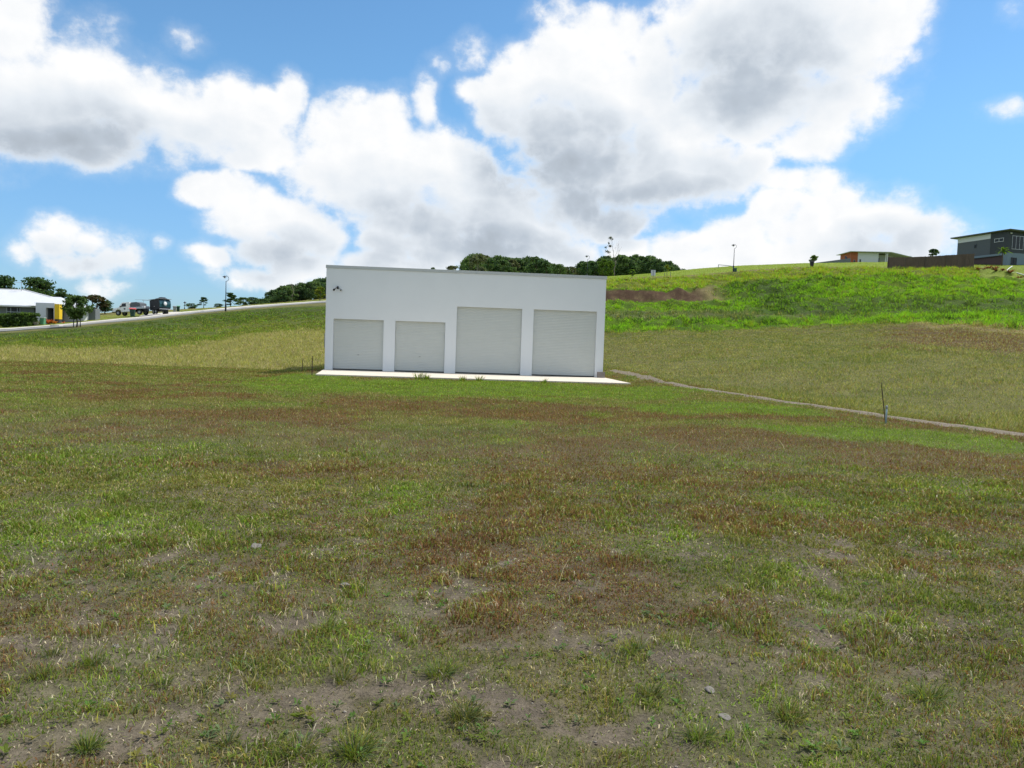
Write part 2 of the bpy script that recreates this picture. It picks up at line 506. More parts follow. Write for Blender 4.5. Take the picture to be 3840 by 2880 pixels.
def cover(x, y):
    """weights of the ground-cover kinds at each point (N, len(NAMES))"""
    t, d = td(x, y)
    s = lookup(ST, t, d)
    n1 = fbm(x * .45, y * .30, 21, 4); n2 = fbm(x * .9 + 5, y * .6, 31, 4); n3 = fbm(x * 2.6, y * 1.9, 41, 3); nb = fbm(x * .07, y * .05, 51, 3)
    W = {k: np.zeros_like(x) for k in NAMES}
    # mown field
    br = sstep(-.05, .65, pmask(BROWN, x, y) + (n1 - .5) * 2.4 + (n3 - .5) * 1.6)
    gr = sstep(-.1, .6, pmask(GREEN, x, y) + (n2 - .5) * 2.4 + (n3 - .5) * .8)
    n4 = fbm(x * 6.5, y * 5.5, 44, 3)
    so = sstep(.25, .9, pmask(SOIL, x, y) * .85 + (n3 - .5) * 2.0 + (n2 - .5) * 1.2 + (n4 - .5) * 2.4) * (1 - sstep(6, 8.5, d))
    W['olive'] += .65 + 0 * x; W['straw'] += .14 + .3 * sstep(.5, .75, n2)
    core = sstep(.25, .8, pmask(BROWN[:3], x, y) + (n3 - .5) * .9)
    W['brown'] += 1.0 * br * (1 + .9 * sstep(10, 16, d)) + 1.3 * core + .06
    br = br * (1 - .65 * gr); core = core * (1 - .5 * gr)
    W['green'] += 1.5 * gr + .25; W['blue'] += .5 * sstep(.5, .75, n1) * (1 - br)
    W['yellow'] += .3 * sstep(.55, .8, n1) * gr
    for k in NAMES: W[k] = W[k] * (1 - .93 * so)
    W['soil'] += 1.9 * so + .10 * (1 - sstep(5, 10, d))
    lu = sstep(0, .6, pmask(LUSH, x, y) + (n2 - .5) * 1.3)
    for k in NAMES: W[k] = W[k] * (1 - .9 * lu)
    W['lawn'] += 1.2 * lu; W['green'] += .4 * lu; W['yellow'] += .2 * lu * n1
    left = t < -.1
    # --- beyond the field
    def zone(mask, **kw):
        for k in NAMES: W[k] = W[k] * (1 - mask) + mask * kw.get(k, 0) * (1 if not hasattr(kw.get(k, 0), 'shape') else 1)
    js = s + (n1 - .5) * .5
    L = np.where(left, 1.0, 0.0)
    zone(L * sstep(2.9, 3.02, s + (n2 - .5) * .06), dry=1.2, straw=.75 * n2, yellow=.40 * n1, green=.16, olive=.10)
    bank = L * sstep(3.8, 4.15, js)
    hi = sstep(4.6, 5.6, js)
    zone(bank, green=.85, lush=.22 * sstep(.35, .7, n1) + .04, olive=.25, yellow=.22 * (1 - hi) + .05, dry=.18 * sstep(.62, .4, nb) * (1 - hi), dark=.40 * sstep(.45, .7, n2) + .40 * hi + .1, blue=.30 * hi)
    zone(L * sstep(6.2, 6.9, js), dry=.7, green=.5, olive=.5, straw=.1)
    zone(L * sstep(8.0, 8.2, s), hill=.7, dry=.5, olive=.4)
    zone(L * sstep(9.2, 9.8, s), dry=.8, straw=.3, olive=.4, brown=.15)
    Rr = 1 - L
    px = t * FPX + 1920
    zone(Rr * sstep(2.1, 2.6, s + (n2 - .5) * .5) * sstep(-.06, .1, t), dry=.30 + .35 * sstep(.42, .6, nb), blue=.30, olive=.6, green=.75 * sstep(.45, .7, n1) + .18, straw=.05 + .18 * sstep(.5, .7, n2), yellow=.22 * n2, brown=.12 * sstep(.5, .7, nb))
    # scorched strip at the far right, below the green bank
    rr = sstep(3180, 3460, px + (n1 - .5) * 300) * sstep(3.42, 3.56, s + (n1 - .5) * .3) * (1 - sstep(3.82, 3.95, s + (n2 - .5) * .2))
    zone(rr * .92, brown=.8, rock=.75, dry=.3, straw=.12)
    zone(rr * 0 + sstep(3250, 3500, px) * Rr * sstep(3.86, 3.93, s + (n2 - .5) * .1) * (1 - sstep(4.0, 4.1, s)), straw=.4, dry=.6, brown=.35)
    gb = Rr * sstep(3.95, 4.1, s + (n3 - .5) * .12)
    zone(gb, lush=1.1, green=.15, yellow=.34 * sstep(.4, .7, n2), dark=.80 * sstep(.46, .64, n1) + .12)
    zone(Rr * sstep(4.9, 5.1, js) * (1 - sstep(5.7, 5.95, js)) * sstep(3300, 2900, px), blue=.8, dry=.5, green=.4, dark=.2)
    zone(Rr * sstep(5.0, 5.4, js) * (1 - sstep(6.3, 6.8, js)) * sstep(2900, 3150, px) * .8, blue=.7, dark=.5, green=.6, lush=.3)
    flank_shade = Rr * np.exp(-((px - 2870 + (s - 7) * 70 + (n1 - .5) * 160) / 120.) ** 2) * sstep(5.3, 5.8, s) * (1 - sstep(7.9, 8.2, s))  # shaded left side of the mound, its shade put into the cover colours
    zone(flank_shade * .85, dark=.8, blue=.35, lush=.15, green=.25)
    zone(Rr * sstep(6.6, 7.2, js) * (1 - sstep(8.0, 8.2, s)) * sstep(3000, 3150, px) * .45, yellow=.35, lush=1.0)
    cut = Rr * sstep(6.93, 7.05, s + (n3 - .5) * .1) * (1 - sstep(7.9, 8.02, s + (n3 - .5) * .1)) * sstep(2665, 2610, px + (n1 - .5) * 120)
    zone(cut, rock=1.0, brown=.3, straw=.35 * sstep(.5, .75, n3), dry=.12 * sstep(.5, .8, n3))
    ramp = Rr * np.exp(-((px - 2655 - (s - 7.4) * -45) / 40.) ** 2) * sstep(6.6, 6.9, s) * (1 - sstep(7.9, 8.3, s))
    zone(ramp * .85, dry=.6, straw=.35, rock=.3)
    zone(Rr * sstep(7.98, 8.1, s), yellow=.75, lush=.55, dry=.15, dark=.25 * sstep(.45, .7, n2))
    zone(Rr * sstep(8.75, 9.0, s) * (1 - sstep(9.02, 9.1, s)), dry=.8, olive=.5, straw=.2)
    zone(Rr * sstep(3620, 3680, px) * sstep(8.0, 8.25, s), hill=.9, green=.4, dry=.2)
    zone(Rr * sstep(9.02, 9.12, s), hill=1, yellow=.12, olive=.15)
    Wm = np.stack([W[k] for k in NAMES], -1)
    return Wm / Wm.sum(-1, keepdims=True), s, t, d


PALM = np.stack([pal[k] for k in NAMES])

# ---------------------------------------------------- terrain mesh
azf = np.linspace(R(-37.5), R(37.5), 521)
azs = np.concatenate([np.linspace(-math.pi, R(-37.5), 60)[:-1], azf, np.linspace(R(37.5), math.pi, 60)[1:]])
rr_ = np.concatenate([[0.02], np.geomspace(.4, 60, 270), np.linspace(60.6, 190, 250)[0:], np.geomspace(192, 3000, 40)])
A, RR = np.meshgrid(azs, rr_, indexing='ij')
X = RR * np.sin(A); Y = RR * np.cos(A)
Zt = H(X.ravel(), Y.ravel()).reshape(X.shape)
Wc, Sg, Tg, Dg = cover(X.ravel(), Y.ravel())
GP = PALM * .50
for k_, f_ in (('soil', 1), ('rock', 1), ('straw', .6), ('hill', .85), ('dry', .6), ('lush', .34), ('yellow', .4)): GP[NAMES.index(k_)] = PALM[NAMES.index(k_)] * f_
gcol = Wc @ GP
nearg = (.55 * (1 - sstep(7, 20, Dg)))[:, None]
gcol = gcol * (1 - nearg) + pal['soil'] * .72 * nearg
co = np.stack([X.ravel(), Y.ravel(), Zt.ravel()], -1)
na, nr = X.shape
ii, jj = np.meshgrid(np.arange(na - 1), np.arange(nr - 1), indexing='ij')
q = (ii * nr + jj).ravel()
quads = np.stack([q, q + 1, q + nr + 1, q + nr], -1)

mg = bpy.data.materials.new('ground_soil_and_turf'); mg.use_nodes = True
t = NT(mg.node_tree)
b = t.n['Principled BSDF']
at = t.node('ShaderNodeAttribute', attribute_name='Col').outputs['Color']
geo = t.node('ShaderNodeNewGeometry').outputs['Position']
n_a = t.noise(geo, 9, 6, .65).outputs[0]
n_b = t.noise(geo, .8, 5, .6).outputs[0]
n_c = t.noise(geo, 60, 3, .6).outputs[0]
f = t.math('MULTIPLY', t.ramp(n_a, .25, .75, .6, 1.35, False), t.math('MULTIPLY', t.ramp(n_b, .3, .7, .8, 1.2, False), t.ramp(n_c, .3, .7, .75, 1.25, False)))
v = t.vmath('SCALE', at); t.l.new(f, v.node.inputs['Scale'])
t.l.new(v, b.inputs['Base Color'])
b.inputs['Roughness'].default_value = .95; b.inputs['Specular IOR Level'].default_value = .1
bn = t.node('ShaderNodeBump'); bn.inputs['Strength'].default_value = .9; bn.inputs['Distance'].default_value = .03
t.l.new(t.math('ADD', n_a, t.math('MULTIPLY', n_c, .5)), bn.inputs['Height']); t.l.new(bn.outputs[0], b.inputs['Normal'])
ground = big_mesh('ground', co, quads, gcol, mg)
ground.data.polygons.foreach_set('use_smooth', [True] * len(ground.data.polygons))
tag(ground, 'patchy mown field rising into grassy banks and hillsides', kind='structure')


# ------------------------------------------------------------------ grass
def blades(n, name, label, dens_d, hgt, wid, pick, bent=False, lean=.5, clump=0, colj=.25):
    """dens_d(n) -> x,y arrays; one object of many blades"""
    x, y = dens_d(n)
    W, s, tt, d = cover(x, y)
    keep = pick(x, y, W, s, tt, d)
    keep = rng.random(len(x)) < keep
    x, y, W, s, tt, d = x[keep], y[keep], W[keep], s[keep], tt[keep], d[keep]
    # leave the concrete pad, the shed and the paths free
    r = np.stack([x - SX, y - SD], -1); u = r @ su; w = r @ sdv
    ok = ~((u > -.25) & (u < SW + .35) & (w > -5.85) & (w < 9.6))
    x, y, W, s, tt, d = x[ok], y[ok], W[ok], s[ok], tt[ok], d[ok]
    N = len(x)
    c = W.cumsum(-1); k = (rng.random((N, 1)) > c).sum(-1).clip(0, len(NAMES) - 1)
    col = PALM[k] * 1.30
    issoil = (k == NAMES.index('soil')) | (k == NAMES.index('rock'))
    col[issoil] = (np.array([.40, .35, .24]) * (.55 + .9 * rng.random((N, 1))))[issoil]
    som = (rng.random(N) < .45) & issoil
    col[som] = pal['green'] * 1.1
    col *= (1 + (rng.random((N, 1)) ** 1.5 - .40) * 2.4 * colj) * (1 + (rng.random((N, 3)) - .5) * .12)
    bl = (rng.random(N) < .025) & (d < 16)
    col[bl] = np.array([.50, .46, .34])
    h = hgt(d, s, tt, x, y) * (.55 + .9 * rng.random(N))
    straw = (k == NAMES.index('straw'))
    wd = wid(d) * (.7 + .6 * rng.random(N))
    z = H(x, y) - .004
    az = rng.random(N) * 2 * math.pi
    ln = lean * (.3 + rng.random(N)) * np.where(issoil, 2.2, 1)
    ln = np.clip(ln, 0, 1.5)
    dx, dy = np.cos(az), np.sin(az)
    az2 = rng.random(N) * 2 * math.pi
    sx, sy = np.cos(az2) * wd / 2, np.sin(az2) * wd / 2
    base = np.stack([x, y, z], -1)
    tip = base + np.stack([dx * np.sin(ln) * h, dy * np.sin(ln) * h, np.cos(ln) * h], -1)
    side = np.stack([sx, sy, 0 * sx], -1)
    if bent:
        l2 = ln * .45
        mid = base + np.stack([dx * np.sin(l2) * h * .55, dy * np.sin(l2) * h * .55, np.cos(l2) * h * .55], -1)
        v = np.stack([base - side, base + side, mid + side * .8, mid - side * .8, tip], 1)
        o = (np.arange(N) * 5)[:, None]
        tr = np.concatenate([o + np.array([[0, 1, 2]]), o + np.array([[0, 2, 3]]), o + np.array([[3, 2, 4]])])
        nv = 5
    else:
        v = np.stack([base - side, base + side, tip], 1)
        o = (np.arange(N) * 3)[:, None]
        tr = o + np.array([[0, 1, 2]]); nv = 3
    cols = np.repeat(col, nv, 0)
    ob = big_mesh(name, v.reshape(-1, 3), tr, cols, M_grass)
    tag(ob, label, 'grass', kind='stuff')
    return ob


def fan(d0, d1, power, tmax=.74, tmin=None):
    lo = -tmax if tmin is None else tmin

    def f(n):
        uu = rng.random(n)
        p = 2 - power
        d = (d0 ** p + uu * (d1 ** p - d0 ** p)) ** (1 / p) if abs(p) > 1e-6 else d0 * (d1 / d0) ** uu
        tt = lo + (tmax - lo) * rng.random(n)
        return tt * d, d
    return f


IS, IR = NAMES.index('soil'), NAMES.index('rock')


def near_pick(x, y, W, s, tt, d):
    return np.clip(1.1 - W[:, IS] * 1.0, .26, 1) * (.45 + .55 * sstep(.35, .6, fbm(x * 5, y * 5, 61, 2))) * (1 - sstep(7, 13, d))


def near_h(d, s, tt, x, y):
    return .024 + .020 * sstep(.45, .75, fbm(x * 1.3, y * 1.3, 71, 3)) + .032 * sstep(.52, .75, fbm(x * 4, y * 4, 72, 2))


blades(460000, 'lawn_grass', 'short mown grass of green, straw and red brown blades on the near field',
       fan(2.3, 13, .85), near_h, lambda d: np.clip(d * .0013, .0048, .02), near_pick, bent=True, lean=1.0, colj=.34)
FIELD = lambda x, y, W, s, tt, d: np.where(tt < -.1, s < 3.0, s < 2.25 + (tt < .05) * .7) * sstep(6, 11, d)
blades(620000, 'field_grass', 'mown grass covering the middle of the field up to the shed',
       fan(6.5, 62, 1.2), lambda d, s, tt, x, y: .040 + .0006 * d + .02 * sstep(.5, .8, fbm(x * .8, y * .8, 73, 3)), lambda d: d * .0009, FIELD, lean=.95)
DRY = lambda x, y, W, s, tt, d: np.where(tt < -.1, (s > 2.98) & (s < 4.3), (s > 2.1) & (s < 4.1) & (tt > .02)) * 1.0
blades(520000, 'dry_grass', 'knee high drying grass on the slope beyond the field edge',
       fan(14, 96, .8), lambda d, s, tt, x, y: np.where(tt < -.1, .22, .09 + .08 * sstep(.4, .7, fbm(x * .4, y * .4, 74, 3))), lambda d: d * .0008, DRY, lean=.9, colj=.15)


def wild(x, y, W, s, tt, d):
    left = (s > 4.0) & (s < 6.4) & (tt < -.1)
    right = (s > 3.98) & (s < 8.9) & (tt > .08)
    right = right & ~((tt > .585) & (s > 8.0))
    return (left | right) * np.clip(1 - 1.6 * W[:, IR], 0, 1) * (.28 + .72 * sstep(.40, .56, fbm(x * 1.0, y * 1.0, 82, 3)))


def wild_h(d, s, tt, x, y):
    h = np.where(tt < -.1, .17 * (1 - .7 * sstep(5.3, 6.2, s)), .36) * (.25 + 1.3 * sstep(.42, .66, fbm(x * 1.0, y * 1.0, 82, 3)))
    return h * np.where((s > 6.2) & (s < 7.0) & (tt < .27), .45, 1)


blades(1050000, 'tussock_grass', 'rank bright green tussock grass on the hillside banks',
       fan(58, 143, .6), wild_h, lambda d: d * .00085, wild, lean=1.1, colj=.22)
HILL = lambda x, y, W, s, tt, d: np.where(tt < -.1, (s > 8.1) & (s < 10.5), ((s > 8.9) | ((tt > .585) & (s > 8.0))) & (s < 10.4) & (tt > .1)) * 1.0
blades(120000, 'hilltop_grass', 'short pasture grass over the brow of the hill',
       fan(95, 215, .6), lambda d, s, tt, x, y: .07 + 0 * d, lambda d: d * .0010, HILL, lean=.9, colj=.12)


# broad leaved weeds and dead stalks through the near turf
n = 1500
d_ = 2.4 * (9 / 2.4) ** rng.random(n); t_ = (rng.random(n) * 2 - 1) * .74
wx, wy = t_ * d_, d_
kp = fbm(wx * .8, wy * .8, 91, 3) > .47
wx, wy = wx[kp], wy[kp]; n = len(wx); nl = 8
ang = rng.random((n, nl)) * 6.28; ln_ = (.012 + .022 * rng.random((n, 1))) * (.6 + .7 * rng.random((n, nl))); tip = .25 + .6 * rng.random((n, nl))
bz = H(wx, wy)[:, None] + .004 + .012 * rng.random((n, nl))
dx, dy = np.cos(ang), np.sin(ang); wd_ = ln_ * .42
v_ = np.stack([np.stack([wx[:, None] + dx * ln_ * a_ - dy * wd_ * b_, wy[:, None] + dy * ln_ * a_ + dx * wd_ * b_, bz + ln_ * tip * c_], -1)
               for a_, b_, c_ in ((.1, 0, 0), (.6, .5, .7), (1.1, 0, .75), (.6, -.5, .7))], 2)
cw = np.array([pal['green'], pal['olive'], pal['blue'], pal['dark'] * 1.6])[rng.integers(0, 4, n)][:, None] * (.7 + .7 * rng.random((n, nl, 1)))
wo = big_mesh('weeds', v_.reshape(-1, 3), np.arange(n * nl * 4).reshape(-1, 4), np.repeat(cw.reshape(-1, 3), 4, 0), M_grass)
tag(wo, 'small broad leaved weeds scattered through the near turf', 'weeds', kind='stuff')
n = 260
d_ = 2.6 * (14 / 2.6) ** rng.random(n); t_ = (rng.random(n) * 2 - 1) * .72
wx, wy = t_ * d_, d_; hz_ = H(wx, wy); hh = .10 + .16 * rng.random(n); az_ = rng.random(n) * 6.28; le_ = .2 + .9 * rng.random(n); wv = np.clip(d_ * .0007, .0022, .01)
V = []
for f_, k_ in ((0, 1), (.5, .9), (1, .5)):
    e_ = le_ * (.6 + .4 * f_); r_ = hh * f_
    for sg in (-1, 1):
        V.append(np.stack([wx + np.cos(az_) * np.sin(e_) * r_ + sg * wv * k_ / 2, wy + np.sin(az_) * np.sin(e_) * r_, hz_ + np.cos(e_) * r_], -1))
V = np.stack(V, 1).reshape(-1, 3); o6 = (np.arange(n) * 6)[:, None]
so_ = big_mesh('dry_stalks', V, np.concatenate([o6 + np.array([[0, 1, 3, 2]]), o6 + np.array([[2, 3, 5, 4]])]), np.repeat(np.array([[.42, .38, .22]]) * (.6 + .6 * rng.random((n, 1))), 6, 0), M_grass)
tag(so_, 'thin dead grass stalks standing above the near turf', 'stalks', kind='stuff')

# ------------------------------------------------------------------ road, path, pad
def strip(name, label, m_, s0, s1, px0, px1, n, lift, thick=.25, d_off=0):
    ts = np.linspace(ray(px0, 1200)[0], ray(px1, 1200)[0], n)
    vs = []; fs = []
    for t_ in ts:
        i = (t_ + 1) / 2 * (TN - 1)
        row = np.array([np.interp(i, np.arange(TN), KD[:, k]) for k in range(K)])
        for s_ in (s0, (s0 + s1) / 2, s1):
            d = np.interp(s_, np.arange(K), row) + d_off
            z = Hs(t_ * d, d) + lift
            vs.append((t_ * d, d, z))
    mbs = MB(); n3 = 3
    V = []
    for i in range(n):
        a, b_, c = vs[i * 3:i * 3 + 3]
        V += [a, b_, c, (c[0], c[1], c[2] - thick), (a[0], a[1], a[2] - thick)]
    for i in range(n - 1):
        o = i * 5; p = o + 5
        for k in range(5):
            k2 = (k + 1) % 5
            fs.append((o + k, o + k2, p + k2, p + k))
    mbs.add(V, fs)
    return tag(mbs.build(name, m_), label, kind='structure')


strip('road', 'grey asphalt road climbing the left hill', M_asphalt, 7.3, 7.62, -700, 1500, 120, .10)
strip('kerb', 'pale concrete kerb along the upper side of the road', M_kerb, 7.62, 7.9, -700, 1500, 120, .18)

mb = MB()
pts = []
for py_, px_ in ((1388, 2300), (1396, 2330), (1420, 2440), (1447.5, 2560), (1478, 2760), (1511, 2965), (1537, 3150), (1563, 3324), (1598, 3580), (1633, 3840), (1690, 4250)):
    t_ = ray(px_, py_)
    # march along the bearing until it meets the ground
    dd = np.linspace(8, 70, 1500)
    hz = H(t_[0] * dd, dd); k_ = np.argmax(EYE + t_[2] * dd < hz)
    pts.append((t_[0] * dd[k_], dd[k_]))
pts = np.array(pts)
tt_ = np.linspace(0, len(pts) - 1, 220)
cx = np.interp(tt_, np.arange(len(pts)), pts[:, 0]); cy = np.interp(tt_, np.arange(len(pts)), pts[:, 1])
tx = np.gradient(cx); ty = np.gradient(cy); ln_ = np.hypot(tx, ty); nx, ny = -ty / ln_, tx / ln_
PATHXY = np.stack([cx, cy], -1)
vs = []; fs = []
for i in range(220):
    w0 = .10 + .42 * (vnoise(i * .37, 3.3, 5)) ; w1 = .10 + .42 * (vnoise(i * .33, 9.3, 6))
    for k, w_ in enumerate((-w0, -w0 * .5, 0, w1 * .5, w1)):
        x_, y_ = cx[i] + nx[i] * w_, cy[i] + ny[i] * w_
        vs.append((x_, y_, Hs(x_, y_) + .012 + (.02 if k in (1, 2, 3) else -.03)))
for i in range(219):
    for k in range(4):
        fs.append((i * 5 + k, i * 5 + k + 1, i * 5 + 6 + k, i * 5 + 5 + k))
mb.add(vs, fs)
tag(mb.build('path', M_gravel, smooth=True), 'narrow worn gravel path beside the field', kind='structure')

# concrete pad
pa, pb, pc, pd = shedxy(.42, -5.68), shedxy(15.52, -5.68), shedxy(15.45, -.02), shedxy(-.06, -.02)
mb = MB()
poly = [tuple(pa), tuple(pb), tuple(pc), tuple(pd)]
mb.prism(poly, 2, PADZ - .2, PADZ)
pad = tag(mb.build('concrete_pad', M_conc, bevel=.01), 'pale concrete pad in front of the shed doors', kind='structure')

# ------------------------------------------------------------------ shed
shed = thing('white_shed', 'large plain white rendered shed with four closed roller doors', 'shed', (SX, SD, PADZ), SANG)
U = [(.426, 3.115, 2.763), (3.743, 6.457, 2.763), (7.067, 10.66, 3.66), (11.30, 14.845, 3.66)]
us = sorted({0, SW, *[a for d_ in U for a in d_[:2]]}); zs = [0.0, 2.763, 3.66, STOP - .16]
TH = .22


def hole(u, z): return any(a < u < b_ and z < h_ for a, b_, h_ in U)


mb = MB()
for i in range(len(us) - 1):
    for j in range(len(zs) - 1):
        u0, u1, z0, z1 = us[i], us[i + 1], zs[j], zs[j + 1]
        if hole((u0 + u1) / 2, (z0 + z1) / 2): continue
        mb.add([(u0, 0, z0), (u1, 0, z0), (u1, 0, z1), (u0, 0, z1)], [(0, 1, 2, 3)])
        mb.add([(u0, TH, z0), (u1, TH, z0), (u1, TH, z1), (u0, TH, z1)], [(3, 2, 1, 0)])
for a, b_, h_ in U:
    mb.add([(a, 0, 0), (a, TH, 0), (a, TH, h_), (a, 0, h_)], [(0, 1, 2, 3)])
    mb.add([(b_, 0, 0), (b_, TH, 0), (b_, TH, h_), (b_, 0, h_)], [(3, 2, 1, 0)])
    mb.add([(a, 0, h_), (b_, 0, h_), (b_, TH, h_), (a, TH, h_)], [(3, 2, 1, 0)])
zt = zs[-1]
mb.add([(0, 0, 0), (0, TH, 0), (0, TH, zt), (0, 0, zt)], [(3, 2, 1, 0)])
mb.add([(SW, 0, 0), (SW, TH, 0), (SW, TH, zt), (SW, 0, zt)], [(0, 1, 2, 3)])
mb.build('front_wall', M_wall, shed, fix=False)
DEP = 9.0
MB().box(0, TH, TH, DEP, 0, zt).build('side_wall', M_wall, shed)
MB().box(SW - TH, SW, TH, DEP, 0, zt).build('side_wall', M_wall, shed)
MB().box(TH, SW - TH, DEP - TH, DEP, 0, zt).build('rear_wall', M_wall, shed)
MB().box(TH, SW - TH, TH, DEP - TH, zt - .35, zt - .2).build('roof', M_cap, shed)
mb = MB()
mb.box(-.035, SW + .035, -.035, TH + .03, zt, STOP)
mb.box(-.035, TH + .03, TH + .03, DEP + .035, zt, STOP); mb.box(SW - TH - .03, SW + .035, TH + .03, DEP + .035, zt, STOP)
mb.box(TH + .03, SW - TH - .03, DEP - TH - .03, DEP + .035, zt, STOP)
mb.build('parapet_capping', M_cap, shed, bevel=.006)
MB().box(TH, SW - TH, TH, DEP - TH, -.1, -.01).build('floor_slab', M_conc, shed)
for di, (a, b_, h_) in enumerate(U):
    mb = MB()
    npitch = int(round((h_ + .1) / .088)); pitch = (h_ + .1) / npitch
    prof = []
    for k in range(npitch):
        z0 = .06 + k * pitch
        for fz, dy in ((0, .0), (.10, .009), (.20, .009), (.30, .0), (.60, -.003), (.85, -.002)):
            prof.append((.155 + dy, z0 + fz * pitch))
    vs = []; fs = []
    for (yy, zz) in prof:
        vs += [(a + .005, yy, zz), (b_ - .005, yy, zz)]
    for k in range(len(prof) - 1):
        fs.append((2 * k, 2 * k + 1, 2 * k + 3, 2 * k + 2))
    mb.add(vs, fs)
    door = mb.build('roller_door', M_door, shed, fix=False)
    MB().box(a + .005, b_ - .005, .135, .175, 0.0, .06).build('bottom_seal', M_rubber, door)
    if di < 2:
        hc_ = (a + b_) / 2
        h_ob = MB().box(hc_ - .055, hc_ + .055, .126, .138, .835, .855); h_ob.box(hc_ - .015, hc_ + .015, .122, .14, .82, .87)
        h_ob.build('lock_handle', M_grey, door)
    for xx, sg in ((a + .002, 1), (b_ - .037, -1)):
        pass
# twin floodlight
uL, zL = .62, 4.42
fl = MB().lathe([(.075, -.001), (.085, -.03), (.06, -.075), (.02, -.09)], (uL, 0, zL), 14, 'y').build('floodlight', M_black, shed, smooth=True)
MB().lathe([(.05, 0), (.075, .04), (.07, .10), (.03, .14)], (uL, -.06, zL - .02), 12).build('sensor_dome', M_black, fl, smooth=True)
for sg in (-1, 1):
    mb = MB()
    mb.tube([(uL + sg * .05, -.06, zL + .02), (uL + sg * .13, -.10, zL - .02), (uL + sg * .19, -.14, zL - .09)], [.02, .02, .022], 8)
    mb.tube([(uL + sg * .17, -.12, zL - .07), (uL + sg * .215, -.17, zL - .115), (uL + sg * .25, -.22, zL - .16)], [.035, .06, .075], 12)
    mb.build('lamp_head', M_black if sg < 0 else M_grey, fl, smooth=True)
for o_ in (fl, *fl.children):
    if o_ is fl:
        o_.scale = (.78,) * 3; o_.location = (uL * .22, 0, zL * .22)
# meter box on the side wall
mbx = MB().box(-.16, -.003, .9, 1.6, 1.15, 2.0).build('meter_box', M_grey, shed, bevel=.01)
MB().box(-.175, -.163, .93, 1.57, 1.18, 1.97).build('cover', M_grey, mbx)

# block by the shed corner
bx, by = shedxy(15.05, -.22)
mb = MB().obox((0, 0, 0), (.42, .2, .2), 0)
mb2 = MB()
blk = thing('concrete_block', 'small grey brown concrete block at the right corner of the shed', 'block', (bx + .1, by - .05, PADZ), SANG + .1)
mb = MB()
for z0, z1 in ((0, .32),):
    mb.box(-.2, .2, -.1, -.065, z0, z1); mb.box(-.2, .2, .065, .1, z0, z1)
    for xx in (-.2, -.018, .164): mb.box(xx, xx + .036, -.065, .065, z0, z1)
mb.build('block_shell', M_block, blk)
MB().box(-.155, .155, -.06, .06, .02, .28).build('mortar_fill', M_stone, blk)


# ------------------------------------------------------------------ stakes
def stake(name, label, px, pyb, d, h, lean=(0, 0), r=.018, m_=M_rust, group=None):
    x, y, z = G(px, pyb, d)
    o = thing(name, label, 'stake', (x, y, z), 0, group)
    mb = MB(); pr = [(-r, -r * .3), (r, -r * .3), (r, r * .3), (r * .35, r * .4), (0, r * 1.6), (-r * .35, r * .4), (-r, r * .3)]
    n = len(pr); vs = []
    for k in range(5):
        f_ = k / 4; hh = -.12 + (h + .12) * f_
        sc = .55 if k == 4 else 1
        for (a, b_) in pr: vs.append((a * sc + lean[0] * hh, b_ * sc + lean[1] * hh, hh))
    fs = [tuple(range(n))[::-1], tuple(range(4 * n, 5 * n))]
    for k in range(4):
        for i in range(n):
            j = (i + 1) % n; fs.append((k * n + i, k * n + j, k * n + n + j, k * n + n + i))
    mb.add(vs, fs)
    mb.build('post', m_, o)
    return o


s1 = stake('star_picket', 'dark thin steel stake at the front left of the shed pad', 1170, 1405, 37, .92, (.0, 0), .02, group='steel stakes left of the shed')
s2 = stake('star_picket', 'faint leaning steel stake farther left, in the shed shadow', 1132, 1390, 41, .72, (.06, 0), .016, group='steel stakes left of the shed')
s3 = stake('marker_stake', 'leaning dark timber stake beside the gravel path', 3320, 1583, 19.6, 1.0, (-.16, .0), .011)
x, y, z = G(3322, 1583, 19.4)
pp = thing('plastic_pipe', 'short blue grey plastic pipe stub standing against the leaning stake', 'pipe', (x, y, z))
MB().tube([(0, 0, -.1), (.0, 0, .2), (.0, 0, .40)], [.020, .020, .020], 10).build('pipe', M_pipe, pp, smooth=True)
MB().lathe([(.028, .36), (.028, .42), (.015, .44)], (0, 0, 0), 10).build('cap', M_grey, pp, smooth=True)


# ------------------------------------------------------------------ trees
def leaf_cloud(centres, radii, n_each, size, cols, seed, flat=.75, updir=.5):
    r = np.random.default_rng(seed)
    cs = np.repeat(np.array(centres), n_each, 0); rs = np.repeat(np.array(radii), n_each)
    n = len(cs)
    v = r.normal(size=(n, 3)); v /= np.linalg.norm(v, axis=1, keepdims=True)
    rad = rs * r.random(n) ** .45
    p = cs + v * rad[:, None] * np.array([1, 1, flat])
    nrm = r.normal(size=(n, 3)) + v * .7 + np.array([0, 0, updir]); nrm /= np.linalg.norm(nrm, axis=1, keepdims=True)
    a = np.cross(nrm, r.normal(size=(n, 3))); a /= np.linalg.norm(a, axis=1, keepdims=True)
    b_ = np.cross(nrm, a)
    sz = size * (.6 + .8 * r.random(n))[:, None]
    q_ = np.stack([p - a * sz, p + b_ * sz * .5, p + a * sz, p - b_ * sz * .5], 1).reshape(-1, 3)
    idx = (np.arange(n) * 4)[:, None] + np.array([[0, 1, 2, 3]])
    ci = r.integers(0, len(cols), len(centres)); ci = np.repeat(ci, n_each)
    ci = np.where(r.random(n) < .3, r.integers(0, len(cols), n), ci)
    c = np.array(cols)[ci] * (.75 + .5 * r.random((n, 1)))
    return q_, idx, np.repeat(c, 4, 0)


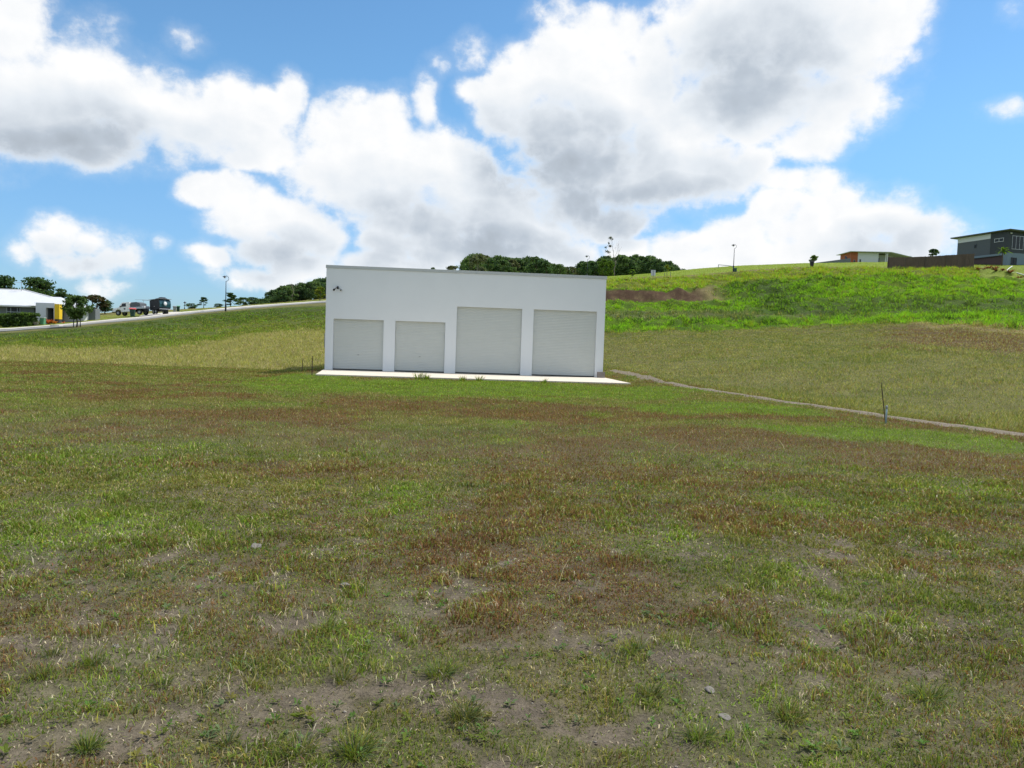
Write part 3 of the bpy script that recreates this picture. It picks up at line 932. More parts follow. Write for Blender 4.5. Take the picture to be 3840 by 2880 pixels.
GREENS = dict(
    dark=[(.050, .095, .034), (.062, .115, .036), (.044, .085, .040), (.085, .125, .045)],
    mid=[(.085, .14, .042), (.105, .165, .048), (.07, .115, .042)],
    olive=[(.10, .115, .05), (.085, .10, .04), (.12, .13, .065), (.07, .085, .035)],
    bright=[(.12, .20, .03), (.15, .23, .035), (.09, .16, .03)],
    yellow=[(.20, .24, .03), (.24, .24, .04), (.13, .19, .03)],
    brown=[(.085, .07, .035), (.06, .08, .03), (.10, .075, .04)],
    pale=[(.14, .16, .09), (.17, .18, .11), (.09, .12, .055)])


def make_tree(seed, h, r, trunk=.3, kind='dark', ncl=34, nleaf=42, leaf=.3, layered=False, shape=1.0, barkm=None, open_=0.0):
    """returns (trunk mesh, crown mesh); crown in foliage clusters carried by limbs"""
    rr = random.Random(seed)
    mb = MB()
    th = h * trunk
    bend = [(rr.uniform(-.03, .03) * h, rr.uniform(-.03, .03) * h) for _ in range(4)]
    tp = [(0, 0, -.3), (bend[0][0], bend[0][1], th * .5), (bend[1][0], bend[1][1], th), (bend[2][0], bend[2][1], h * .62), (bend[3][0], bend[3][1], h * .88)]
    r0 = max(.05, h * .022)
    mb.tube(tp, [r0 * 1.25, r0, r0 * .8, r0 * .5, r0 * .15], 8)
    cen = []; rad = []
    for i in range(ncl):
        f_ = rr.random() ** .8
        zz = th * .9 + (h - th * .9) * f_
        prof = math.sin(math.pi * (0.12 + .80 * f_) ** shape)
        if layered: zz = th + (h - th) * (round(f_ * 4) / 4 + rr.uniform(-.11, .11)) * .93; prof = (1 - .62 * ((zz - th) / (h - th))) * rr.uniform(.35, 1)
        rr_2 = r * prof * rr.uniform(.45, 1.0)
        a_ = rr.uniform(0, 2 * math.pi)
        c_ = (math.cos(a_) * rr_2 + bend[2][0], math.sin(a_) * rr_2 + bend[2][1], zz)
        cr = r * rr.uniform(.20, .40) * (1 - open_ * .4)
        c_ = (c_[0], c_[1], min(c_[2], h - cr * .6))
        cen.append(c_); rad.append(cr)
        if i % 3 == 0:
            z0 = max(th * .7, zz - r * .55)
            mb.tube([(bend[1][0] * .6, bend[1][1] * .6, z0), (c_[0] * .5, c_[1] * .5, (z0 + zz) / 2 + .05 * h), c_], [r0 * .42, r0 * .28, r0 * .08], 5)
    tm = mb.mesh('trunk', barkm or M_bark, True)
    q_, idx, cc = leaf_cloud(cen, rad, nleaf, leaf, GREENS[kind], seed, .45 if layered else .75)
    o = big_mesh('crown', q_, idx, cc, M_leaf)
    me = o.data
    bpy.data.objects.remove(o)
    return tm, me


def tree(tms, px, pyb, d, label, name='tree', cat='tree', group=None, rz=None, sc=1.0, sink=0.0, z=None):
    x, y, zz = G(px, pyb, d)
    if z is not None: zz = z
    o = thing(name, label, cat, (x, y, zz - sink), rng.random() * 6.28 if rz is None else rz, group)
    o.scale = (sc, sc, sc) if not hasattr(sc, '__len__') else sc
    for nm, me in zip(('trunk', 'crown'), tms):
        c = bpy.data.objects.new(nm, me); COL.objects.link(c); c.parent = o
    return o


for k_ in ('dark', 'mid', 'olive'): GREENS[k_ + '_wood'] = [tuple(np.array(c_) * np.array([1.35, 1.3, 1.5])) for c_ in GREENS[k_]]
GREENS['bright_wood'] = GREENS['bright']
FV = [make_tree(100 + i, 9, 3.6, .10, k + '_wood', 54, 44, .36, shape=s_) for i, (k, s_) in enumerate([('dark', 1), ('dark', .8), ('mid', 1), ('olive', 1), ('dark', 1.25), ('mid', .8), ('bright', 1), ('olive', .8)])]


def forest(prof, n, d0, d1, label, group, kinds, hmin=6, seed=1):
    """trees of a wood; each tree stands on the hill and is sized so the canopy follows the surveyed skyline"""
    r = random.Random(seed)
    xs = [p[0] for p in prof]; ys = [p[1] for p in prof]
    out = []
    for i in range(n):
        px = xs[0] + (xs[-1] - xs[0]) * ((i + r.uniform(.1, .9)) / n)
        d = d0 + (d1 - d0) * r.random()
        top = np.interp(px, xs, ys) + (r.uniform(0, 26) if i % 2 else r.uniform(-9, 8))
        x, y, zt_ = P(px, top, d)
        zg = Hs(x, y)
        h = max(zt_ - zg, 2.0)
        sc = h / 9
        wide = max(sc, .55) * r.uniform(.65, 1.2)
        k = kinds[r.randrange(len(kinds))]
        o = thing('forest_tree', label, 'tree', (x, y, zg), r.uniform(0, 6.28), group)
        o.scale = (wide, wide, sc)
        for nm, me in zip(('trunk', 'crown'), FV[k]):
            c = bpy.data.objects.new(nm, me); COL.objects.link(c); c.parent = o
        out.append(o)
    return out


forest([(1745, 990), (1775, 960), (1800, 958), (1840, 975), (1870, 962), (1925, 978), (2000, 968), (2060, 986), (2100, 996), (2150, 1000)], 62, 235, 300,
       'green tree in the wood showing above the shed roof', 'trees of the wood above the shed roof', [0, 1, 2, 3, 4, 5, 2, 7], seed=3)
forest([(2172, 988), (2200, 980), (2250, 972), (2320, 964), (2400, 962), (2450, 968), (2500, 986), (2540, 1004), (2580, 1016)], 74, 232, 300,
       'dark tree in the wood on the hilltop beyond the bright pasture', 'trees of the wood on the hilltop', [0, 1, 4, 2, 0, 5, 6], seed=5)
forest([(975, 1138), (1010, 1100), (1060, 1082), (1100, 1070), (1160, 1058), (1225, 1050), (1260, 1050)], 40, 180, 225,
       'dark tree in the wood above the road, left of the shed', 'trees of the wood left of the shed', [0, 1, 4, 0, 5], seed=9)
# single trees
TT = tree
big = make_tree(41, 8.6, 2.9, .3, 'pale', 40, 46, .3, barkm=M_palebark)
x, y, zt_ = P(1790, 952, 225)
tree(big, 1790, 1030, 225, 'pale olive gum tree at the left end of the wood above the shed roof', 'gum_tree', sc=(1, 1, max(.5, (zt_ - G(1790, 1030, 225)[2]) / 8.6)))
sm = make_tree(42, 5, 1.9, .3, 'dark', 20, 40, .25, True)
for px_, top, lab in ((1622, 1002, 'small dark treetop poking above the middle of the shed roof'), (1700, 998, 'small pale green treetop just left of the wood above the roof'), (1728, 1000, 'low dark treetop between the small pale treetop and the gum tree')):
    x, y, zt_ = P(px_, top, 215); zg = G(px_, 1030, 215)[2]
    tree(sm if px_ != 1700 else FV[3], px_, 1030, 215, lab, 'tree', sc=(.75, .75, (zt_ - zg) / (5 if px_ != 1700 else 9)))
lay = make_tree(43, 7.5, 4.4, .22, 'dark', 74, 46, .28, True)
tree(lay, 5, 1185, 138, 'dark layered tree cut by the left edge of the picture behind the house', 'tree', sc=(.95, .95, 1.0))
tree(lay, 150, 1180, 134, 'tall dark spreading tree rising behind the white roof ridge', 'tree', sc=(1.0, 1.0, .92), rz=2.0)
tree(make_tree(44, 5.5, 2.4, .25, 'dark', 34, 44, .25, True), 225, 1180, 128, 'dark green tree behind the house, between the ridge and the street tree', 'tree', sc=(1, 1, .85))
tree(make_tree(45, 4.6, 2.3, .2, 'brown', 34, 44, .24), 350, 1178, 132, 'brownish green rounded tree behind the garage end of the house', 'tree', sc=(1, 1, .72))
tree(make_tree(48, 4.6, 2.3, .2, 'dark', 30, 44, .24, True), 395, 1175, 134, 'low dark spreading tree right of the house, before the white truck', 'tree', sc=(.9, .9, .5))
st = make_tree(46, 3.6, 1.45, .34, 'mid', 64, 56, .15, shape=.9)
tree(st, 287, 1223, 91, 'young leafy street tree by the road, tied between two stakes', 'street_tree')
g_ = 'stakes supporting the street tree'
stake('tree_stake', 'dark stake left of the young street tree', 276, 1223, 91, 1.15, (0, 0), .05, M_darkmetal, g_)
stake('tree_stake', 'dark stake right of the young street tree', 301, 1221, 91.5, 1.15, (0, 0), .05, M_darkmetal, g_)
o_ = make_tree(47, 4, 1.7, .35, 'dark', 24, 44, .22, True, open_=.5)
tree(FV[4], 718, 1154, 158, 'small rounded dark tree on the skyline beside a distant lamp', 'tree', sc=(.33, .33, .14))
tree(o_, 764, 1153, 150, 'open branched small tree alone on the skyline left of the near lamp', 'tree', sc=(.72, .72, .52))
tree(make_tree(49, 5, 2.2, .25, 'dark', 32, 40, .24, True, open_=.4), 866, 1151, 160, 'open dark tree just behind the near street lamp', 'tree', sc=(.9, .9, .58))
tree(FV[2], 912, 1150, 165, 'bright rounded shrub on the skyline right of the near lamp', 'shrub', 'shrub', sc=(.42, .42, .2))
tree(FV[0], 945, 1148, 170, 'flat topped dark shrub between the skyline shrub and the wood', 'shrub', 'shrub', sc=(.42, .42, .2))
tree(FV[0], 820, 1153, 158, 'tiny dark shrub on the skyline just left of the near lamp', 'shrub', 'shrub', sc=(.25, .25, .1))
tree(make_tree(50, 3.2, 1.1, .25, 'yellow', 26, 40, .16), 1200, 1126, 160, 'yellow green sapling beside the road near the shed corner', 'sapling', 'tree', sc=(1, 1, .85))
tree(make_tree(51, 2.0, .8, .3, 'bright', 16, 30, .14), 2370, 1040, 135, 'small bushy sapling on the verge right of the shed roof', 'sapling', 'tree', sc=(.8, .8, .7))
tree(make_tree(52, 2.2, .8, .5, 'yellow', 14, 26, .14, True), 2502, 1032, 138, 'thin yellow green sapling with stakes right of the white sign', 'sapling', 'tree', sc=(.8, .8, .9))
g_ = 'stakes around the thin sapling'
stake('tree_stake', 'short stake right of the thin yellow green sapling', 2514, 1032, 138, .8, (0, 0), .04, M_palebark, g_)
stake('tree_stake', 'short stake left of the thin yellow green sapling', 2492, 1033, 138, .6, (0, 0), .04, M_palebark, g_)
tree(make_tree(53, 2.4, 1.1, .45, 'bright', 16, 34, .18, True), 3048, 1000, 141, 'small flat topped tree behind the dark bin on the brow', 'small_tree', 'tree', sc=(.95, .95, .9))
x, y, zt_ = P(3500, 934, 152); zg = G(3500, 985, 152)[2]
tree(make_tree(54, 4, 1.3, .2, 'dark', 24, 40, .2), 3500, 985, 152, 'dark tree showing above the brushwood fence', 'tree', sc=(1, 1, (zt_ - zg) / 4))

M_gumbark = mat('weathered_gum_bark', (.15, .125, .11), .9, var=.3, scale=2)
# dead-looking tall gum
x, y, z = G(2304, 1036, 232)
gum = thing('tall_gum_tree', 'tall sparse almost leafless gum tree above the hilltop wood', 'tree', (x, y, z))
top = P(2304, 890, 232)[2] - z
mb = MB(); sc = top / 13.0
rr_g = random.Random(4)


def limb(p, q, r0, r1, n=5, wob=.25):
    p = Vector(p); q = Vector(q); ps = []; rs = []
    for i in range(n):
        f_ = i / (n - 1)
        w = wob * math.sin(f_ * math.pi)
        ps.append(p.lerp(q, f_) + Vector((rr_g.uniform(-w, w), rr_g.uniform(-w, w), 0))); rs.append(r0 + (r1 - r0) * f_)
    mb.tube(ps, [q_ * .62 for q_ in rs], 6)


S = lambda *a: tuple(v * sc for v in a)
limb((0, 0, -.5), S(.05, 0, 5.4), .24, .17)
limb(S(.05, 0, 5.3), S(-.9, .2, 9.2), .15, .08); limb(S(-.9, .2, 9.2), S(-1.3, .3, 12.2), .07, .03); limb(S(-.8, .2, 8.6), S(-2.0, 0, 12.8), .06, .02)
limb(S(.05, 0, 4.9), S(-2.2, -.3, 7.6), .10, .05); limb(S(-2.2, -.3, 7.6), S(-3.2, -.4, 9.4), .05, .02); limb(S(-1.6, 0, 8), S(-2.8, .2, 10.4), .04, .015)
limb(S(.05, 0, 5.3), S(.4, .1, 8.6), .10, .03)
limb(S(0.1, 0, 4.0), S(1.1, .2, 6.5), .12, .08); limb(S(1.1, .2, 6.5), S(.8, .2, 11.0), .07, .03); limb(S(.8, .2, 9.2), S(1.3, .4, 12.4), .05, .02); limb(S(1.1, .2, 7.0), S(2.0, .1, 10.4), .06, .02)
for _ in range(16):
    a_ = Vector(S(rr_g.uniform(-2.6, 1.8), 0, rr_g.uniform(7.5, 11.5))); limb(a_, a_ + Vector((rr_g.uniform(-.7, .7), rr_g.uniform(-.3, .3), rr_g.uniform(.5, 1.3))), .025, .01, 3, .1)
mb.build('trunk', M_gumbark, gum, smooth=True)
cl = [S(*c) for c in ((-2.0, 0, 12.8), (-1.7, 0, 12.9), (-1.2, .2, 12.4), (-3.3, -.3, 9.6), (-2.9, -.2, 8.4), (-2.5, .1, 8.2), (-2.1, .1, 8.0), (-2.0, .1, 10.2), (-1.7, .2, 10.0), (-2.3, 0, 11.0))]
q_, idx, cc = leaf_cloud(cl, [.6, .5, .45, .5, .65, .6, .5, .5, .45, .4], 34, .17, GREENS['brown'] + GREENS['olive'], 12)
cr = big_mesh('crown', q_, idx, cc, M_leaf); cr.parent = gum
x, y, z = G(1098, 1120, 178)
bare = thing('bare_tree', 'thin bare pale tree showing above the wood left of the shed', 'tree', (x, y, z))
mb = MB(); rr_g = random.Random(8); hb = P(1098, 1060, 178)[2] - z
limb((0, 0, -.3), (.1, 0, hb * .7), .09, .05)
for k in range(9):
    limb((.08, 0, hb * (.45 + .05 * k)), (rr_g.uniform(-1.1, 1.1), rr_g.uniform(-.5, .5), hb * rr_g.uniform(.85, 1.02)), .035, .012, 4, .12)
mb.build('trunk', M_palebark, bare, smooth=True)


# ------------------------------------------------------------------ street lamps
def lamp(px, pyb, d, htop, label, face=-1, r=.07, group='street lamps on the hills'):
    x, y, z = G(px, pyb, d)
    h = P(px, htop, d)[2] - z
    o = thing('street_lamp', label, 'lamp', (x, y, z), 0, group)
    MB().lathe([(r * 1.9, -.3), (r * 1.9, h * .20), (r * 1.6, h * .22), (r * 1.1, h * .24)], n=12).build('base_sleeve', M_darkmetal, o, smooth=True)
    MB().tube([(0, 0, h * .23), (0, 0, h * .5), (0, 0, h * .84)], [r * 1.1, r * .9, r * .75], 10).build('pole', M_darkmetal, o, smooth=True)
    mb = MB(); rr0 = h * .075; ps = []
    for k in range(12):
        q = R(-80 + k * 16)
        ps.append((-face * rr0 * (math.cos(q)), 0, h * .915 + rr0 * math.sin(q)))
    mb.tube([(0, 0, h * .835)] + ps, r * .45, 8)
    mb.build('arm', M_darkmetal, o, smooth=True)
    hx = face * rr0 * .55
    MB().lathe([(.03, .0), (.10, -.06), (.30, -.16), (.33, -.20), (.16, -.22), (.13, -.30), (.02, -.33)], (hx, 0, h * .995), 14).build('lamp_head', M_darkmetal, o, smooth=True)
    MB().lathe([(.02, -.42), (.10, -.38), (.13, -.305), (.02, -.30)], (hx, 0, h * .995), 12).build('diffuser', M_white, o, smooth=True)
    return o


lamp(846, 1168, 122, 1033, 'tall dark street lamp with a hooked arm at the roadside left of the shed', -1)
lamp(692, 1156, 152, 1131, 'tiny distant street lamp on the skyline right of the trailer', 1, .05)
lamp(2750, 1017, 136, 915, 'slim dark street lamp on the green hill right of the shed', -1, .06)
lamp(2201, 1045, 150, 957, 'street lamp rising behind the shed roof in front of the wood', -1, .055)
lamp(400, 1200, 150, 1700, '', 1) if False else None

# hill furniture
x, y, z = G(2757, 1018, 135.5)
o = thing('pillar_box', 'small green electrical pillar beside the hill lamp', 'utility box', (x, y, z))
MB().box(-.22, .22, -.17, .17, -.1, .6).build('cabinet', M_green, o, bevel=.02)
MB().box(-.25, .25, -.2, .2, .6, .68).build('lid', M_lightgreen, o, bevel=.02)
x, y, z = G(2449, 1040, 133)
o = thing('estate_sign', 'pale sign board seen from behind on one dark post', 'sign', (x, y, z), .05)
MB().box(-.39, .39, -.012, .012, .18, 1.12).build('sign_panel', M_wallwhite, o, bevel=.004)
MB().box(-.04, .04, -.075, -.013, -.3, 1.15).build('post', M_grey, o)
MB().box(-.36, .36, .013, .04, .35, .40).build('rail', M_galv, o); MB().box(-.36, .36, .013, .04, .9, .95).build('rail', M_galv, o)
a0 = G(2694, 1001, 176); a1 = G(2748, 997, 172)
o = thing('pipe_rail', 'low grey pipe rail standing on the pasture left of the hill lamp', 'rail', a0)
dx, dy, dz = a1[0] - a0[0], a1[1] - a0[1], a1[2] - a0[2]
MB().tube([(0, 0, -.3), (0, 0, .75)], .07, 8).build('upright', M_grey, o)
MB().tube([(dx, dy, dz - .3), (dx, dy, dz + .25)], .07, 8).build('upright', M_grey, o)
MB().tube([(-.05, 0, .72), (dx * .5, dy * .5, dz * .5 + .5), (dx, dy, dz + .22)], .07, 8).build('crossbar', M_grey, o)


# ------------------------------------------------------------------ wheelie bins
def wheelie(label, loc, rz, body, lidm, s=1.0, group='wheelie bins along the road'):
    o = thing('wheelie_bin', label, 'bin', loc, rz, group); o.scale = (s, s, s)
    mb = MB()
    w0, w1 = .21, .29
    vs = [(-w0, -w0, .05), (w0, -w0, .05), (w0, w0, .05), (-w0, w0, .05), (-w1, -w1, .95), (w1, -w1, .95), (w1, w1 + .05, .95), (-w1, w1 + .05, .95)]
    mb.add(vs, [(3, 2, 1, 0), (4, 5, 6, 7), (0, 1, 5, 4), (1, 2, 6, 5), (2, 3, 7, 6), (3, 0, 4, 7)])
    mb.box(-w1 - .02, w1 + .02, -w1 - .02, w1 + .07, .952, .985)
    mb.build('bin_body', body, o, bevel=.02)
    mb = MB()
    mb.prism([(-w1 - .06, .988), (w1 + .10, .988), (w1 + .10, 1.08), (.02, 1.17), (-w1 - .06, 1.08)], 0, -w1 - .06, w1 + .06)
    mb.build('lid', lidm, o, bevel=.015)
    MB().tube([(-.25, w1 + .12, .93), (.25, w1 + .12, .93)], .02, 8).build('handle', body, o)
    for sx in (-1, 1):
        MB().lathe([(.09, -.02), (.1, -.015), (.1, .015), (.09, .02)], (sx * .24, w0 + .06, .1), 12, 'x').build('wheel', M_rubber, o)
    return o


wheelie('dark green wheelie bin with a faded red lid by the roadside', tuple(np.array(G(497, 1194, 107.5)) + np.array([0, 0, .12])), .2, M_green, M_redlid, 1.08)
wheelie('dark grey wheelie bin right of the trailer, left one of a pair', G(655, 1170, 124), .3, M_grey, M_grey, .82)
wheelie('green wheelie bin right of the trailer, right one of a pair', G(668, 1169, 125), .3, M_green, M_lightgreen, .82)
wheelie('black wheelie bin on the brow in front of the small flat topped tree', G(3044, 1001, 139.5), -.2, M_black, M_black, 1.1, 'wheelie bins on the hill')

# ------------------------------------------------------------------ white utility truck
x, y, z = G(494, 1184, 113.5)
xe, ye, ze = G(590, 1179, 114.0)
slope = math.atan2(ze - z, xe - x)
truck = thing('utility_truck', 'white single cab utility truck with a loaded tray parked on the verge', 'truck', (x, y, z + .14), R(-8))
truck.rotation_euler = (0, -slope * .8, R(-8))
# local: -x is the front
mb = MB()
prof = [(-2.35, .55), (-2.35, 1.02), (-1.45, 1.16), (-.95, 1.78), (-.75, 1.86), (.30, 1.86), (.36, 1.10), (.36, .50), (-1.05, .46), (-1.12, .70), (-1.3, .86), (-1.62, .88), (-1.85, .74), (-1.95, .52)]
mb.prism([(u_, w_) for u_, w_ in prof], 1, -.84, .84)
cab = mb.build('cab', M_carwhite, truck, bevel=.04)
for sy in (-1, 1):
    MB().prism([(-1.02, 1.24), (-.82, 1.70), (-.25, 1.70), (-.25, 1.24)], 1, sy * .842 - .006, sy * .842 + .006).build('side_window', M_glass, cab)
    MB().box(-1.12, -.98, sy * .98 - .06, sy * .98 + .06, 1.18, 1.36).build('mirror', M_black, cab, bevel=.02)
    MB().box(-.62, -.36, sy * .845 - .006, sy * .845 + .006, .82, 1.02).build('door_emblem', M_darkmetal, cab)
    MB().box(-2.365, -2.345, sy * .62 - .13, sy * .62 + .13, .80, .96).build('headlight', M_chrome, cab)
MB().add([(-1.395, -.70, 1.24), (-1.395, .70, 1.24), (-1.0, .66, 1.72), (-1.0, -.66, 1.72)], [(0, 1, 2, 3)]).build('windscreen', M_glass, cab)
MB().box(-2.48, -2.36, -.86, .86, .45, .62).build('bumper', M_black, truck, bevel=.03)
MB().box(-2.52, -2.40, -.5, .5, .62, 1.0).build('bull_bar', M_black, truck, bevel=.03)
MB().box(.38, 2.55, -.9, .9, .84, .92).build('tray', M_galv, truck, bevel=.01)
MB().box(.40, 2.5, -.40, .40, .45, .83).build('chassis', M_black, truck)
for sy in (-1, 1):
    MB().box(.55, 1.15, sy * .68 - .2, sy * .68 + .2, .40, .80).build('tool_box', M_black, truck, bevel=.02)
    MB().box(.40, 2.5, sy * .885 - .012, sy * .885 + .012, .925, 1.12).build('tray_side', M_galv, truck)
MB().prism([(.40, .93), (.40, 1.80), (1.30, 1.84), (1.9, 1.62), (1.9, .93)], 1, -.80, .80).build('canopy', M_midclad, truck, bevel=.05)
mb = MB(); mb.obox((1.5, -.2, 1.13), (.7, .9, .35), .1); mb.obox((2.2, 0, .93), (.5, 1.2, .3), 0); mb.build('cargo', M_wallwhite, truck, bevel=.04)
mb = MB(); mb.tube([(2.48, -.8, .93), (2.48, -.8, 2.1), (1.2, -.8, 2.14)], .025, 6); mb.tube([(2.48, .8, .93), (2.48, .8, 2.1), (1.2, .8, 2.14)], .025, 6); mb.tube([(2.48, -.8, 2.1), (2.48, .8, 2.1)], .025, 6)
mb.build('ladder_rack', M_grey, truck)


def wheel(parent, cx, cy, r, w=.22, hub=M_galv):
    wv = MB().lathe([(r * .6, -w / 2), (r * .95, -w / 2), (r, -w * .3), (r, w * .3), (r * .95, w / 2), (r * .6, w / 2)], (cx, cy, r), 20, 'y').build('wheel', M_rubber, parent, smooth=False)
    MB().lathe([(r * .50, -w * .52), (r * .46, -w * .40), (r * .2, -w * .45), (r * .18, -w * .54)], (cx, cy, r), 16, 'y').build('rim', hub, wv)
    return wv


for cx_ in (-1.55, 1.75):
    for sy in (-1, 1): wheel(truck, cx_, sy * .74, .38, hub=M_grey)

# ------------------------------------------------------------------ box trailer
x, y, z = G(602, 1181, 113.4)
tr = thing('camper_trailer', 'dark box camper trailer with teal rear end and roof rack behind the truck', 'trailer', (x, y, z + .14), R(-32))
tr.rotation_euler = (0, -slope * .8, R(-32)); tr.scale = (.76, .95, .98)
mb = MB()
prof = [(-1.5, .62), (-1.55, 1.95), (-1.45, 2.06), (1.05, 2.10), (1.45, 1.92), (1.58, 1.4), (1.50, .95), (1.3, .62)]
mb.prism([(u_, w_) for u_, w_ in prof], 1, -.95, .95)
body = mb.build('body', M_trailer, tr, bevel=.05)
mb = MB().prism([(1.10, 2.112), (1.47, 1.935), (1.60, 1.4), (1.52, .94), (1.50, .94), (1.585, 1.4), (1.45, 1.92), (1.09, 2.10)], 1, -.93, .93)
mb.build('rear_panel', M_teal, tr)
MB().lathe([(.36, 0), (.40, .04), (.40, .14), (.30, .19), (.02, .2)], (1.60, -.1, 1.45), 20, 'x').build('spare_wheel', M_teal, tr, smooth=True)
MB().lathe([(.27, .18), (.25, .215), (.02, .22)], (1.60, -.1, 1.45), 20, 'x').build('spare_wheel_cover', M_white, tr, smooth=True)
MB().box(-.25, .05, -.962, -.951, 1.08, 1.13).build('door_handle', M_chrome, tr)
mb = MB(); mb.box(-1.75, 1.7, -1.02, 1.02, 2.13, 2.17)
for xx in (-1.2, 0, 1.0): mb.box(xx - .03, xx + .03, -.9, .9, 2.08, 2.13)
mb.build('roof_rack', M_grey, tr)
mb = MB(); mb.obox((.4, 0, 2.17), (1.5, 1.2, .14), 0); mb.obox((.65, 0, 2.31), (.8, .8, .13), 0); mb.build('roof_load', M_darkmetal, tr, bevel=.05)
MB().box(1.3, 1.72, -.9, .9, .62, .72).build('bumper', M_chrome, tr, bevel=.02)
mb = MB(); mb.tube([(-1.4, -.5, .58), (-2.4, 0, .55)], .05, 6); mb.tube([(-1.4, .5, .58), (-2.4, 0, .55)], .05, 6); mb.build('drawbar', M_black, tr)
MB().box(-1.4, 1.3, -.6, .6, .42, .62).build('chassis', M_black, tr)
for cx_ in (-.45, .35):
    for sy in (-1, 1): wheel(tr, cx_, sy * .86, .35)
# driveway under them
mb = MB(); vs = []; fs = []
NDR = 12
for i in range(NDR):
    f_ = i / (NDR - 1)
    for (pa_, da) in (((525 + 35 * 0, 1193), 109.5), ((575, 1180), 118)):
        pass
pq = [P(520, 1190, 109.8), P(720, 1175, 117.5), P(640, 1175, 121.5), P(545, 1180, 117)]
for i in range(NDR):
    for j in range(NDR):
        a_, b_ = i / (NDR - 1), j / (NDR - 1)
        p_ = (pq[0] * (1 - a_) + pq[1] * a_) * (1 - b_) + (pq[3] * (1 - a_) + pq[2] * a_) * b_
        vs.append((p_[0], p_[1], Hs(p_[0], p_[1]) + .09))
for i in range(NDR - 1):
    for j in range(NDR - 1):
        fs.append((i * NDR + j, (i + 1) * NDR + j, (i + 1) * NDR + j + 1, i * NDR + j + 1))
mb.add(vs, fs)
tag(mb.build('driveway', M_kerb), 'pale concrete driveway under the trailer', kind='structure')

# ------------------------------------------------------------------ white-roofed house (left)
hz = P(240, 1207, 106)[2] - .05
house = thing('low_house', 'single storey grey house with white hip roof and yellow entry pillar', 'house', (0, 0, hz))


def hx(px, d=106): return P(px, 1180, d)[0]


xl, xr = hx(-260), hx(345)
e0, e1 = 104.6, 118.5
EV = P(100, 1146, 104.6)[2] - hz; RG = P(92, 1088, 111.5)[2] - hz
mb = MB(); mb.box(xl, hx(139), 105.4, 117.5, -1, EV - .02); mb.build('wall', M_wallgrey, house)
mb = MB(); mb.box(hx(226), hx(318), 105.6, 108.4, -1, EV - .02); mb.build('garage_wall', M_wallwhite, house)
mb = MB(); mb.box(hx(318), hx(343), 107.0, 108.2, -1, EV - .03); mb.build('end_wall', M_wallgrey, house)
xr2 = hx(362); rx0, rx1 = xl + 3, hx(92, 111.5)
mb = MB()
vs = [(xl - 1, e0, EV), (xr2, e0, EV), (hx(366, e1), e1, EV), (xl - 1, e1, EV), (rx0, 111.5, RG), (rx1, 111.5, RG)]
vs2 = [(v_[0], v_[1], v_[2] - .18) for v_ in vs[:4]]
mb.add(vs + vs2, [(0, 1, 5, 4), (1, 2, 5), (2, 3, 4, 5), (3, 0, 4), (6, 7, 1, 0), (7, 8, 2, 1), (8, 9, 3, 2), (9, 6, 0, 3), (9, 8, 7, 6)])
rf = mb.build('roof', M_roofw, house)
mb = MB(); mb.tube([(xl - 1, e0, EV + .02), (rx0, 111.5, RG + .02), (rx1, 111.5, RG + .02), (xr2, e0, EV + .02)], .09, 6); mb.build('ridge_capping', M_white, rf)
mb = MB(); mb.box(xl - 1, xr2, e0 - .14, e0 - .02, EV - .20, EV - .03); mb.build('gutter', M_white, rf)
# second lower hip over the entry
xa, xb = hx(139), hx(300); zr = P(172, 1113, 107.5)[2] - hz
mb = MB(); mb.add([(xa, 103.6, EV), (xb, 103.6, EV), (xb, 108, EV), (xa, 108, EV), (xa + 1.4, 107, zr), (xb - 3.2, 107, zr)], [(0, 1, 5, 4), (1, 2, 5), (2, 3, 4, 5), (3, 0, 4), (3, 2, 1, 0)])
mb.build('porch_roof', M_roofw, house)
# entry portal
pt = P(170, 1136, 103.2)[2] - hz
mb = MB(); x0, x1, xo0, xo1 = hx(139, 103.2), hx(209, 103.2), hx(177, 103.2), hx(206, 103.2)
po = P(190, 1155, 103.2)[2] - hz
mb.box(x0, xo0, 102.9, 103.3, -1, pt); mb.box(xo0, xo1, 102.9, 103.3, po, pt); mb.box(xo1, x1, 102.9, 103.3, -1, pt)
mb.build('entry_portal', M_wallwhite, house)
MB().box(xo0, xo1, 105.0, 105.2, -1, po).build('front_door', M_darkclad, house)
MB().box(xo0 - .1, xo0 - .003, 103.31, 105.0, -1, po).build('porch_side', M_wallgrey, house)
MB().box(xo1 + .003, xo1 + .1, 103.31, 105.0, -1, po).build('porch_side', M_wallgrey, house)
MB().box(xo0 - .1, xo1 + .1, 103.31, 105.2, po + .003, po + .12).build('porch_ceiling', M_wallgrey, house)
MB().box(hx(209, 102.9) + .01, hx(227, 102.9), 102.6, 103.3, .35, pt - .1).build('yellow_pillar', M_yellow, house)
MB().box(hx(209, 102.9) + .03, hx(226, 102.9), 102.65, 103.25, -1, .347).build('pillar_plinth', M_darkclad, house)
wz0, wz1 = P(60, 1186, 105.4)[2] - hz, P(60, 1154, 105.4)[2] - hz
wn = MB().box(hx(38), hx(87), 105.34, 105.39, wz0, wz1).build('window', M_glass, house)
mb = MB()
for q_ in (38, 53, 77, 87): mb.box(hx(q_) - .03, hx(q_) + .03, 105.30, 105.335, wz0, wz1)
mb.box(hx(38), hx(87), 105.28, 105.298, (wz0 + wz1) / 2 - .03, (wz0 + wz1) / 2 + .03)
mb.build('window_frame', M_galv, wn)
mb = MB(); gx0, gx1 = hx(232, 105.6), hx(312, 105.6)
mb.box(gx0, gx1, 105.54, 105.597, -.8, 2.05)
mb.build('garage_door', M_wallwhite, house)
ax = hx(80, 111); at_ = P(80, 1060, 111)[2] - hz
